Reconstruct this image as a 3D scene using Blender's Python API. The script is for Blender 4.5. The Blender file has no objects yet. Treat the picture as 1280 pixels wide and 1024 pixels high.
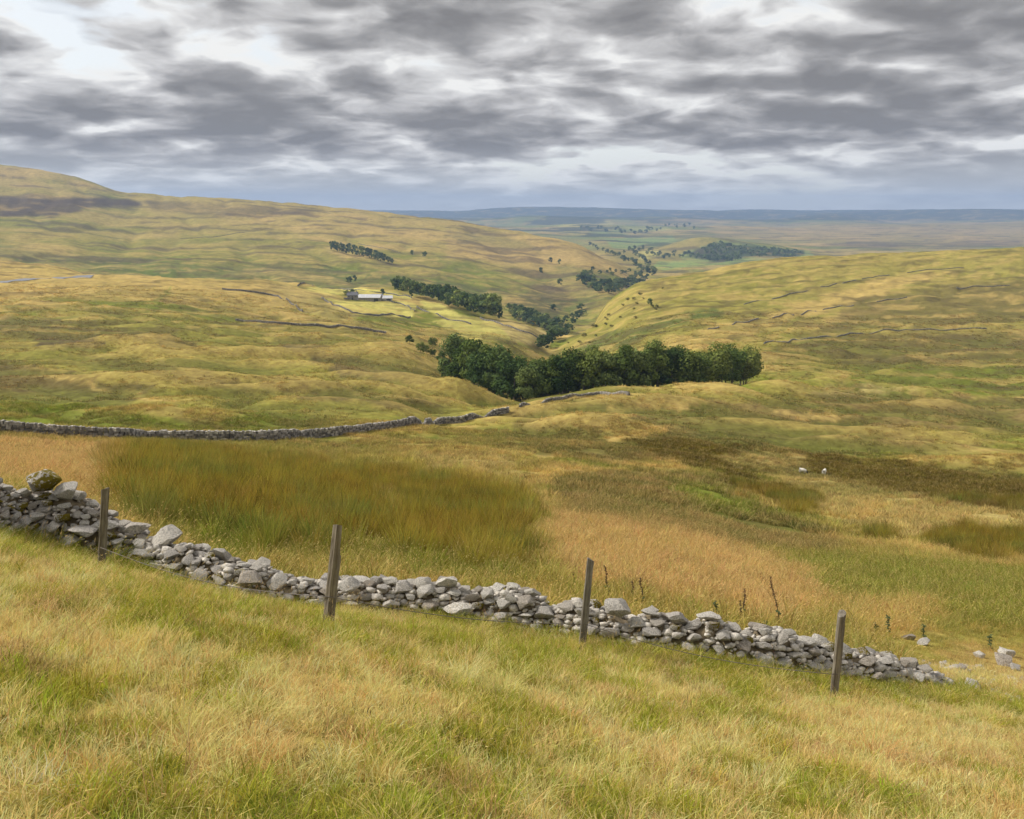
import bpy, bmesh, math, random
import numpy as np
from mathutils import Vector, Matrix, Euler

random.seed(7)
rng = np.random.default_rng(11)
scene = bpy.context.scene
COL = scene.collection

# ------------------------------------------------------------------ camera
EYE = 1.65                                   # eye height above the turf under the photographer
FPX, PITCH = 1065.0, math.radians(13.21)     # focal length in photo pixels, downward tilt
cam_data = bpy.data.cameras.new('camera')
cam = bpy.data.objects.new('camera', cam_data)
COL.objects.link(cam)
cam_data.sensor_width = 36.0
cam_data.lens = 36.0 * FPX / 1280.0
cam_data.clip_start = 0.1
cam_data.clip_end = 90000.0
cam.location = (0, 0, EYE)
cam.rotation_euler = (math.radians(90) - PITCH, 0, 0)
scene.camera = cam

# ------------------------------------------------------------------ render settings, exposure
scene.render.engine = 'CYCLES'
scene.view_settings.view_transform = 'Standard'
scene.view_settings.look = 'None'
scene.view_settings.gamma = 1.0
scene.view_settings.use_curve_mapping = False
scene.view_settings.exposure = 1.62
scene.cycles.max_bounces = 5
scene.cycles.diffuse_bounces = 3
scene.cycles.glossy_bounces = 2
scene.cycles.transmission_bounces = 3
scene.cycles.transparent_max_bounces = 4
scene.cycles.volume_bounces = 0
scene.cycles.use_denoising = True
try:
    scene.cycles.denoiser = 'OPENIMAGEDENOISE'
    scene.cycles.denoising_input_passes = 'RGB_ALBEDO_NORMAL'
    scene.cycles.denoising_prefilter = 'ACCURATE'
except Exception:
    pass

# ------------------------------------------------------------------ node helpers
class NT:
    """Small helper for writing node trees."""
    def __init__(self, tree):
        self.t = tree
        tree.nodes.clear()
    def n(self, kind, **kw):
        nd = self.t.nodes.new(kind)
        for k, v in kw.items():
            setattr(nd, k, v)
        return nd
    def link(self, a, b):
        self.t.links.new(a, b)
    def put(self, sock, v):
        if hasattr(v, 'is_linked'):
            self.t.links.new(v, sock)
        elif v is not None:
            if sock.type == 'RGBA' and len(v) == 3:
                v = (*v, 1)
            sock.default_value = v
    def math(self, op, a, b=None, c=None, clamp=False):
        nd = self.n('ShaderNodeMath', operation=op, use_clamp=clamp)
        self.put(nd.inputs[0], a)
        if b is not None: self.put(nd.inputs[1], b)
        if c is not None: self.put(nd.inputs[2], c)
        return nd.outputs[0]
    def vmath(self, op, a, b=None):
        nd = self.n('ShaderNodeVectorMath', operation=op)
        self.put(nd.inputs[0], a)
        if b is not None: self.put(nd.inputs[1], b)
        return nd.outputs[0]
    def scale(self, a, s):
        nd = self.n('ShaderNodeVectorMath', operation='SCALE')
        self.put(nd.inputs[0], a); self.put(nd.inputs['Scale'], s)
        return nd.outputs[0]
    def noise(self, vec, scale, detail=4, rough=0.55, dist=0.0, dim='3D', lac=2.0):
        nd = self.n('ShaderNodeTexNoise', noise_dimensions=dim)
        self.put(nd.inputs['Vector'], vec)
        nd.inputs['Scale'].default_value = scale
        nd.inputs['Detail'].default_value = detail
        nd.inputs['Roughness'].default_value = rough
        nd.inputs['Lacunarity'].default_value = lac
        nd.inputs['Distortion'].default_value = dist
        return nd.outputs['Fac']
    def maprange(self, v, a, b, c=0.0, d=1.0, smooth=False):
        nd = self.n('ShaderNodeMapRange', interpolation_type='SMOOTHSTEP' if smooth else 'LINEAR')
        self.put(nd.inputs[0], v)
        for i, x in zip((1, 2, 3, 4), (a, b, c, d)):
            self.put(nd.inputs[i], x)
        return nd.outputs[0]
    def mix(self, f, a, b, mode='MIX'):
        nd = self.n('ShaderNodeMix', data_type='RGBA', blend_type=mode)
        self.put(nd.inputs[0], f); self.put(nd.inputs[6], a); self.put(nd.inputs[7], b)
        return nd.outputs[2]
    def ramp(self, f, stops):
        nd = self.n('ShaderNodeValToRGB')
        self.put(nd.inputs[0], f)
        cr = nd.color_ramp
        while len(cr.elements) < len(stops): cr.elements.new(0.5)
        for e, (p, c) in zip(cr.elements, stops):
            e.position = p; e.color = (*c, 1)
        return nd.outputs[0]
    def comb(self, x, y, z):
        nd = self.n('ShaderNodeCombineXYZ')
        for s, v in zip(nd.inputs, (x, y, z)): self.put(s, v)
        return nd.outputs[0]

# ------------------------------------------------------------------ sky and sun
SUN_EL, SUN_AZ = math.radians(38), math.radians(-72)      # azimuth from +Y towards +X
SUN_DIR = Vector((math.sin(SUN_AZ) * math.cos(SUN_EL), math.cos(SUN_AZ) * math.cos(SUN_EL), math.sin(SUN_EL)))
sun_data = bpy.data.lights.new('sun', 'SUN')
sun_data.energy = 1.5
sun_data.angle = math.radians(11)
sun_data.color = (1.0, 0.95, 0.87)
sun = bpy.data.objects.new('sun', sun_data)
sun.rotation_euler = SUN_DIR.to_track_quat('Z', 'Y').to_euler()
sun.location = (0, 0, 60)
COL.objects.link(sun)

world = bpy.data.worlds.new('World')
scene.world = world
world.use_nodes = True
w = NT(world.node_tree)
geo = w.n('ShaderNodeTexCoord').outputs['Generated']
sep = w.n('ShaderNodeSeparateXYZ'); w.link(geo, sep.inputs[0])
dz = w.math('MAXIMUM', sep.outputs[2], 0.0)
CLOUD_X, CLOUD_Y = 0.7, -14.6
# a cloud deck: the view direction meets a curved layer overhead
inv = w.math('DIVIDE', 1.0, w.math('ADD', dz, 0.19))
px = w.math('MULTIPLY', sep.outputs[0], inv)
py = w.math('MULTIPLY', sep.outputs[1], inv)
px = w.math('MULTIPLY', px, 1.25); py = w.math('MULTIPLY', py, 1.35)
P = w.vmath('ADD', w.comb(px, py, 0.0), (CLOUD_X, CLOUD_Y, 0.0))
warp = w.n('ShaderNodeTexNoise', noise_dimensions='2D'); w.put(warp.inputs['Vector'], P)
warp.inputs['Scale'].default_value = 2.2; warp.inputs['Detail'].default_value = 3
wv = w.vmath('SUBTRACT', warp.outputs['Color'], (0.5, 0.5, 0.5))
def deck(P_, det):
    """thickness of the cloud deck: broad sheets broken into rounded heaps"""
    Q = w.vmath('ADD', P_, w.scale(wv, 0.24))
    big = w.noise(Q, 0.42, 2.0, 0.5, dim='2D')
    mid = w.noise(Q, 1.05, det, 0.55, dim='2D')
    vo = w.n('ShaderNodeTexVoronoi', feature='SMOOTH_F1', voronoi_dimensions='2D'); w.put(vo.inputs['Vector'], Q)
    vo.inputs['Scale'].default_value = 2.3; vo.inputs['Smoothness'].default_value = 0.8
    vo.inputs['Detail'].default_value = 2.0; vo.inputs['Roughness'].default_value = 0.5
    d = w.math('ADD', w.math('MULTIPLY', big, 0.70), w.math('MULTIPLY', mid, 0.72))
    if det > 5: d = w.math('ADD', d, w.math('MULTIPLY', w.math('SUBTRACT', w.noise(Q, 5.5, 4.0, 0.6, dim='2D'), 0.5), 0.16))
    return w.math('SUBTRACT', d, w.math('MULTIPLY', vo.outputs['Distance'], 0.26))
dens = deck(P, 7.0)
P_far = w.vmath('ADD', w.comb(w.math('MULTIPLY', px, 1.06), w.math('MULTIPLY', py, 1.06), 0.0), (CLOUD_X - 0.05, CLOUD_Y, 0.0))
dens2 = deck(P_far, 4.0)
# flat dark bases below, paler flanks above them
relief = w.math('MULTIPLY', w.math('SUBTRACT', dens2, dens), 1.15)
bright = w.math('SUBTRACT', 1.0, w.maprange(dens, 0.23, 0.84, 0.0, 1.0, True))
bright = w.math('ADD', w.math('MULTIPLY', bright, 1.0), relief, clamp=True)
cloud = w.ramp(bright, [(0.05, (0.235, 0.224, 0.217)), (0.30, (0.315, 0.304, 0.296)), (0.50, (0.43, 0.418, 0.408)), (0.66, (0.57, 0.558, 0.545)), (0.82, (0.72, 0.71, 0.695)), (1.0, (0.97, 0.96, 0.93))])
# paler towards the horizon where many layers stack up
hz = w.maprange(dz, 0.0, 0.07, 1.0, 0.0)
cloud = w.mix(w.math('MULTIPLY', hz, 0.75), cloud, (0.86, 0.85, 0.83))
# an overcast sky brightens towards the zenith
zen = w.maprange(dz, 0.22, 1.0, 1.0, 1.7)
bgc = w.n('ShaderNodeBackground')
w.put(bgc.inputs['Color'], cloud)
SKY_GAIN = 0.32
w.put(bgc.inputs['Strength'], w.math('MULTIPLY', zen, SKY_GAIN))
skyt = w.n('ShaderNodeTexSky', sky_type='NISHITA')
skyt.sun_disc = False
skyt.sun_elevation = SUN_EL
skyt.sun_rotation = SUN_AZ
bgs = w.n('ShaderNodeBackground')
w.link(skyt.outputs[0], bgs.inputs['Color'])
bgs.inputs['Strength'].default_value = 0.06
mixs = w.n('ShaderNodeMixShader')
# thinnest gaps let a little blue through
w.put(mixs.inputs[0], w.maprange(dens, 0.30, 0.40, 0.8, 1.0, True))
w.link(bgs.outputs[0], mixs.inputs[1]); w.link(bgc.outputs[0], mixs.inputs[2])
wo = w.n('ShaderNodeOutputWorld')
w.link(mixs.outputs[0], wo.inputs[0])
world.cycles.sampling_method = 'MANUAL'
world.cycles.sample_map_resolution = 1024

# ------------------------------------------------------------------ numpy noise
_perm = np.random.default_rng(5).permutation(1024)
_ga = np.random.default_rng(6).uniform(0, 2 * np.pi, 1024)
_gx, _gy = np.cos(_ga), np.sin(_ga)
def _h(i, j): return _perm[(_perm[i & 1023] + j) & 1023]
def perlin(x, y):
    x = np.asarray(x, float); y = np.asarray(y, float)
    i = np.floor(x).astype(np.int64); j = np.floor(y).astype(np.int64)
    fx = x - i; fy = y - j
    ux = fx * fx * fx * (fx * (fx * 6 - 15) + 10); uy = fy * fy * fy * (fy * (fy * 6 - 15) + 10)
    def g(di, dj):
        k = _h(i + di, j + dj)
        return _gx[k] * (fx - di) + _gy[k] * (fy - dj)
    a = g(0, 0) * (1 - ux) + g(1, 0) * ux
    b = g(0, 1) * (1 - ux) + g(1, 1) * ux
    return (a * (1 - uy) + b * uy) * 1.5
def fbm(x, y, octv=4, gain=0.5):
    s = 0.0; a = 1.0; t = 0.0
    for o in range(octv):
        s = s + a * perlin(x * 2 ** o + 17.3 * o, y * 2 ** o - 9.1 * o); t += a; a *= gain
    return s / t
def sstep(x, a, b):
    t = np.clip((x - a) / (b - a), 0, 1)
    return t * t * (3 - 2 * t)

# ------------------------------------------------------------------ survey: photo pixel + forward distance -> point relative to the eye
CP, SP = math.cos(PITCH), math.sin(PITCH)
def ray(u, v):
    xc = (np.asarray(u, float) - 640) / FPX; yc = -(np.asarray(v, float) - 512) / FPX
    return xc, CP + yc * SP, -SP + yc * CP
def at(u, v, Y):
    X, F, Z = ray(u, v)
    return X / F * Y, Y, Z / F * Y
def to_px(x, y, zrel):
    """photo pixel of a point (z relative to the eye)"""
    f = np.maximum(y * CP - zrel * SP, 1e-3); up = y * SP + zrel * CP
    return 640 + FPX * x / f, 512 - FPX * up / f

# ------------------------------------------------------------------ terrain: profiles of the land (forward distance, photo row) or (distance, height) per bearing
# a second number above 200 is a photo row; otherwise a height relative to the eye (ground that a ridge hides)
PROF = {
 -260: [(14, -4.0), (30, -7.0), (60, -14.5), (95, -22), (120, -27), (160, -32), (210, -36), (300, -40), (390, -41), (520, -41), (680, -40), (850, -38), (1080, -66), (1300, -52), (2100, 30), (2400, 80), (2700, 140), (3000, 200), (4000, 120), (6000, 0), (9000, -80), (14000, 0), (17000, -100), (28000, -250)],
 0:    [(13, 657), (30, 590), (60, 558), (95, 541), (120, 525), (160, 500), (210, 470), (300, 430), (390, 400), (520, 370), (680, 346), (850, 326), (1080, -88), (1300, 325), (1700, 296), (2100, 270), (2400, 249), (2700, 226), (3000, 206), (4000, 70), (6000, -40), (9000, -100), (14000, -10), (15600, -40)],
 80:   [(12.8, 690), (30, 594), (60, 562), (97, 546), (122, 525), (162, 500), (215, 470), (305, 430), (400, 398), (540, 367), (720, 345), (880, 335), (1060, -95), (1320, 330), (1750, 298), (2150, 272), (2450, 249), (2700, 233), (2950, 217), (3600, 50), (6000, -60), (9000, -110), (14000, -10), (15600, -40)],
 160:  [(12.3, 712), (30, 597), (60, 565), (100, 548), (125, 525), (165, 500), (220, 470), (310, 430), (420, 395), (560, 365), (760, 345), (1000, -105), (1350, 333), (1900, 300), (2400, 266), (2900, 239), (3600, 20), (6000, -80), (9000, -120), (14000, -10), (15600, -40)],
 320:  [(11.6, 755), (30, 620), (60, 580), (105, 549), (140, 525), (180, 500), (240, 470), (340, 435), (450, 405), (600, 375), (800, 351), (1060, -108), (1400, 337), (1900, 302), (2400, 272), (2900, 250), (3600, -10), (6000, -100), (9000, -120), (14000, -10), (15600, -40)],
 480:  [(11.5, 775), (20, 690), (40, 625), (70, 585), (130, 541), (170, 513), (210, 492), (300, 455), (400, 427), (520, 409), (650, 395), (760, 381), (850, 372), (950, 360), (1140, -118), (1500, 338), (2000, 305), (2500, 278), (2900, 265), (3600, -60), (6000, -120), (9000, -130), (14000, -5), (15600, -40)],
 560:  [(11.5, 782), (20, 700), (40, 632), (70, 588), (120, 548), (180, 527), (220, 506), (290, 480), (380, 452), (480, 431), (600, 415), (720, 399), (800, 386), (880, 377), (1090, -132), (1500, 347), (2000, 313), (2500, 284), (2800, 274), (3500, -110), (6300, 290), (7000, 284), (7900, -195), (9000, 277), (9900, 273), (11300, -150), (13900, 262.5), (15600, -40)],
 620:  [(11.5, 790), (20, 706), (40, 637), (70, 593), (120, 553), (180, 524), (225, 512), (260, -58), (330, -72), (440, -84), (540, 430), (650, 414), (760, 401), (850, 392), (1060, -148), (1500, 356), (2000, 322), (2400, 297), (2700, 284), (3400, -135), (6300, 289), (7000, 283), (7900, -195), (9000, 276), (9900, 272), (11300, -150), (13900, 260.5), (15600, -40)],
 660:  [(11.5, 794), (20, 710), (40, 640), (70, 597), (120, 556), (180, 525), (228, 502), (250, -57), (320, -76), (440, -90), (560, -96), (680, 418), (780, 407), (1000, -150), (1300, 383), (1700, 348), (2100, 318), (2500, 293), (2650, 289), (3300, -145), (6300, 288), (7000, 282), (7900, -195), (9000, 274), (9900, 270), (11300, -150), (13900, 259.5), (15600, -40)],
 690:  [(11.5, 797), (20, 713), (40, 641), (70, 599), (120, 558), (180, 522), (230, 494), (255, -56), (330, -76), (450, -95), (600, -106), (740, 425), (900, -136), (1150, 405), (1400, 378), (1800, 345), (2150, 316), (2450, 297), (3200, -155), (5000, -150), (6300, 288), (7000, 282), (7900, -195), (9000, 275), (9900, 271), (11300, -150), (13900, 259.5), (15600, -40)],
 720:  [(11.5, 800), (20, 717), (40, 643), (70, 600), (120, 560), (180, 519), (235, 489), (255, -56), (330, -76), (450, -95), (600, 436), (720, 420), (950, -152), (1150, 408), (1300, 392), (1700, 352), (2100, 321), (2400, 305), (3100, -170), (4500, 303), (6300, 287), (7000, 281), (7900, -195), (9000, 276), (9900, 272), (11300, -150), (13900, 260), (15600, -40)],
 760:  [(11.5, 806), (20, 722), (40, 648), (70, 604), (120, 563), (180, 519), (238, 487), (260, -56), (330, -74), (430, -86), (520, 440), (650, 414), (760, 395), (860, 377), (1080, -155), (1450, 369), (1800, 350), (2200, 326), (2700, -155), (3300, 315), (4500, 302), (6300, 288), (7000, 282), (7900, -195), (9000, 276.5), (9900, 272.5), (11300, -150), (13900, 261.5), (15600, -40)],
 800:  [(11.5, 810), (20, 728), (40, 653), (70, 608), (120, 566), (180, 520), (240, 488), (265, -58), (330, -70), (400, -76), (470, 437), (600, 406), (750, 377), (900, 353), (1200, -160), (2100, 347), (3000, 325), (3800, 312), (5000, 301), (6300, 289), (7000, 283), (7900, -195), (9000, 277), (9900, 273), (11300, -150), (13900, 262), (15600, -40)],
 880:  [(11.5, 818), (20, 742), (40, 668), (70, 620), (120, 572), (180, 524), (245, 486), (270, -58), (330, -66), (390, 446), (500, 415), (650, 385), (800, 360), (950, 339), (1300, -140), (2500, -168), (3250, 325), (3500, 311), (3750, 297), (4300, -180), (5000, 299), (6300, 289), (7000, 283), (7900, -195), (9000, 278), (9900, 274), (11300, -150), (13900, 262.5), (15600, -40)],
 960:  [(11.5, 832), (20, 757), (40, 688), (70, 636), (120, 585), (180, 533), (255, 486), (285, -59), (330, 466), (420, 438), (540, 409), (680, 380), (820, 352), (980, 326), (1350, -130), (2500, -175), (3300, 322), (3750, 306), (4300, -185), (5000, 302), (6300, 291), (7000, 285), (7900, -195), (9000, 279), (9900, 275), (11300, -150), (13900, 263.5), (15600, -40)],
 1040: [(11.5, 848), (20, 772), (40, 696), (70, 642), (120, 590), (180, 540), (240, 506), (300, 482), (370, 459), (470, 430), (600, 400), (720, 371), (860, 341), (1000, 320), (1400, -120), (2500, -180), (3300, -195), (3800, 317), (4300, -190), (5000, 303), (6500, 291), (8000, 280), (14000, 265), (15600, -40)],
 1120: [(11.5, 862), (20, 785), (40, 700), (70, 648), (100, 612), (130, 585), (180, 545), (240, 512), (310, 485), (380, 460), (480, 430), (600, 400), (720, 370), (860, 340), (1000, 315), (1500, -110), (3000, -190), (5000, 304), (6500, 292), (8000, 280), (10000, 277), (12500, 266), (15600, -40)],
 1280: [(11.5, 880), (20, 800), (40, 712), (70, 655), (100, 615), (150, 575), (200, 545), (260, 516), (330, 487), (420, 455), (530, 420), (650, 386), (790, 350), (960, 309), (1500, -95), (3000, -180), (5000, 305), (6500, 292), (8000, 279), (10000, 276), (12000, 266), (15600, -40)],
 1540: [(11.5, -8.8), (20, -11.8), (40, -17.6), (70, -26), (100, -35), (150, -46), (200, -55), (260, -63), (330, -70), (420, -76), (530, -77), (650, -72), (790, -60), (960, -36), (1500, -80), (3000, -170), (5000, -190), (6500, -180), (8000, -130), (10000, -120), (12000, -40), (15600, -40)],
}
Y0 = 25.0
def pchip(x, y, xq):
    x = np.asarray(x, float); y = np.asarray(y, float)
    h = np.diff(x); d = np.diff(y) / h
    m = np.zeros_like(y)
    m[0], m[-1] = d[0], d[-1]
    w1 = 2 * h[1:] + h[:-1]; w2 = h[1:] + 2 * h[:-1]
    ok = d[:-1] * d[1:] > 0
    with np.errstate(divide='ignore', invalid='ignore'):
        hm = (w1 + w2) / (w1 / d[:-1] + w2 / d[1:])
    m[1:-1] = np.where(ok, hm, 0)
    k = np.clip(np.searchsorted(x, xq) - 1, 0, len(x) - 2)
    t = np.clip((xq - x[k]) / h[k], 0, 1)
    t2, t3 = t * t, t * t * t
    return (2*t3-3*t2+1)*y[k] + (t3-2*t2+t)*h[k]*m[k] + (-2*t3+3*t2)*y[k+1] + (t3-t2)*h[k]*m[k+1]

NR, NC = 860, 900
SMAX = 0.92
qg = np.linspace(math.log(3.0), math.log(15500 + Y0), NR)
Yg = np.exp(qg) - Y0
sg = np.linspace(-SMAX, SMAX, NC)
us = sorted(PROF)
colX = np.zeros((len(us), NR)); colZ = np.zeros((len(us), NR))
def plane(x, y): return -EYE - 0.378 * y - 0.2 * x * np.clip((y + 30) / 38, 0, 1)
for a, u in enumerate(us):
    Ys, Zs, Ss = [], [], []
    for Yk in (-24, -15, -8, -3, 0, 2, 4, 6, 8):
        s = (u - 640) / FPX / 0.9
        Ys.append(Yk); Ss.append(s); Zs.append(plane(s * max(Yk, 0), Yk))
    for Yk, v in PROF[u]:
        if v > 200:
            X, F, Z = ray(u, v); z = Z / F * Yk
        else:
            z = v; tn = z / Yk                       # pixel row from the height
            yc = (tn * CP + SP) / (CP - tn * SP); F = CP + yc * SP; X = (u - 640) / FPX
        Ys.append(Yk); Zs.append(z); Ss.append(X / F)
    q = np.log(np.array(Ys) + Y0)
    colZ[a] = pchip(q, Zs, qg)
    colX[a] = np.interp(qg, q, Ss)
Z0 = np.zeros((NR, NC)); X0 = np.zeros((NR, NC))
for r in range(NR):
    x = sg * (Yg[r] + Y0)
    X0[r] = x
    Yr = max(Yg[r], 1.0)
    xs = colX[:, r] * Yr
    near = Yg[r] < 10
    zz = pchip(xs, colZ[:, r], np.clip(x, xs[0], xs[-1]))
    if near:
        zz = plane(x, Yg[r])
    Z0[r] = zz
# blend the turf plane into the surveyed profiles between 8 and 12 m
for r in range(NR):
    if 8.0 < Yg[r] < 13:
        x = X0[r]; xs = colX[:, r] * Yg[r]
        a = sstep(Yg[r], 8.0, 11.5)
        Z0[r] = (1 - a) * plane(x, Yg[r]) + a * pchip(xs, colZ[:, r], np.clip(x, xs[0], xs[-1]))
# soften the seams between bearings
for _ in range(6):
    Z0[:, 1:-1] = 0.25 * Z0[:, :-2] + 0.5 * Z0[:, 1:-1] + 0.25 * Z0[:, 2:]
YY = np.repeat(Yg[:, None], NC, 1)
KNOLLS = [(1052,300,13,2.4),(1100,318,16,1.8),(1000,290,10,1.5),(880,225,16,1.0),(980,255,16,1.8),(840,222,14,1.0),(790,212,12,.9),(830,200,18,1.2),(760,198,12,.9),(700,205,14,1.5),(665,190,10,1.6),
  (650,165,9,1.4),(690,150,9,1.1),(790,150,14,1.3),(740,170,14,1.2),(1150,160,20,1.7),(1220,170,16,1.3),(1000,215,16,1.5),(585,240,15,2.2),(545,236,14,2.0),(500,240,18,2.6),(430,210,18,2.4),(360,190,16,1.8),(300,215,20,2.2),
  (220,190,18,2.0),(150,210,22,2.4),(60,190,20,2.0),(250,280,26,2.8),(380,300,24,2.6),(120,300,28,2.8),(470,330,22,2.4),(40,270,22,2.2),(1180,300,20,2.0),(1120,240,18,1.6),(1240,250,18,1.6)]
def bump(x, y):
    """knolls, hollows and tussocky unevenness, in metres"""
    d = np.hypot(x, y)
    wx = x + 14 * perlin(x / 60, y / 60); wy = y + 14 * perlin(x / 60 + 9, y / 60 + 4)
    n = 0.05 * fbm(x / 1.7, y / 1.7, 3) * sstep(d, 1, 6)
    n = n + 0.10 * fbm(x / 5, y / 5, 3) * sstep(d, 14, 40) * (1 - sstep(d, 900, 1500))
    b1 = np.abs(perlin(wx / 36, wy / 18)) ; b2 = np.abs(perlin(wx / 13 + 5, wy / 9))
    n = n + (3.6 * (b1 - 0.25) + 1.0 * (b2 - 0.25)) * sstep(d, 70, 170) * (1 - 0.6 * sstep(d, 700, 1200))
    for u_, yk, wk, hk in KNOLLS:             # grassy knolls, steeper on the near side
        xk = (u_ - 640) / FPX * yk; dy = wy - yk; dx = wx - xk - .5 * dy
        n = n + hk * np.exp(-(dx / wk) ** 2 - (dy / np.where(dy < 0, wk * .32, wk * .8)) ** 2)
    b3 = np.abs(fbm(wx / 75 + 3, wy / 42, 3))
    n = n + 3.4 * (b3 - 0.2) * sstep(d, 150, 420)
    n = n - 5.0 * sstep(1 - np.abs(perlin(x / 150 + .4 * y / 150 + 7, y / 420)) * 2.2, .3, 1) * sstep(d, 900, 1500) * (1 - sstep(d, 2900, 3600))
    n = n + 5.0 * fbm(x / 210, y / 140, 3) * sstep(d, 500, 1400)
    n = n + 16.0 * fbm(x / 800 + 2, y / 600, 4) * sstep(d, 1700, 4200)
    n = n + 52.0 * fbm(x / 2900 + 4, y / 2500, 4) * sstep(d, 5500, 9000)
    n = n + 75.0 * fbm(x / 3300 + 8, y / 9000, 3) * sstep(d, 11500, 13500)
    return n
BUMP = bump(X0, YY)
ZG = Z0 + BUMP + EYE          # world heights on the grid
def height(x, y):
    """world height of the ground at (x, y)"""
    x = np.asarray(x, float); y = np.asarray(y, float)
    q = (np.log(np.maximum(y + Y0, 3.001)) - qg[0]) / (qg[1] - qg[0])
    c = (x / (y + Y0) + SMAX) / (2 * SMAX) * (NC - 1)
    q = np.clip(q, 0, NR - 1.001); c = np.clip(c, 0, NC - 1.001)
    i = q.astype(int); j = c.astype(int); a = q - i; b = c - j
    return (ZG[i, j]*(1-a)*(1-b) + ZG[i+1, j]*a*(1-b) + ZG[i, j+1]*(1-a)*b + ZG[i+1, j+1]*a*b)
def hgt(x, y): return float(height(x, y))
def ground_px(u, v, ymin=1.0, ymax=15400.0):
    """first ground point seen along the sight line of a photo pixel"""
    X, F, Z = ray(u, v)
    Ys = np.exp(np.linspace(math.log(ymin + Y0), math.log(ymax + Y0), 2600)) - Y0
    zr = Z / F * Ys + EYE
    hg = height(X / F * Ys, Ys)
    k = np.nonzero(zr <= hg)[0]
    k = k[0] if len(k) else len(Ys) - 1
    Yk = Ys[k]
    return float(X / F * Yk), float(Yk), float(hg[k])
# ------------------------------------------------------------------ vegetation map of the ground
STRAW  = np.array((0.47, 0.335, 0.108))     # bleached hill grass
ORANGE = np.array((0.46, 0.31, 0.115))     # ripe bent grass
PALE   = np.array((0.42, 0.33, 0.12))
YELLOW = np.array((0.285, 0.245, 0.055))     # half-dry pasture
GREEN  = np.array((0.150, 0.190, 0.020))
MEADOW = np.array((0.56, 0.50, 0.13))      # mown in-bye fields
RUSH   = np.array((0.180, 0.142, 0.018))    # soft rush
BROWN  = np.array((0.120, 0.092, 0.036))     # rough sedge and mat-grass
HEATH  = np.array((0.092, 0.066, 0.042))    # heather
BRACK  = np.array((0.085, 0.125, 0.030))    # bracken
FARG   = np.array((0.25, 0.33, 0.085))      # valley meadows
WOODC  = np.array((0.040, 0.055, 0.020))

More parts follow.
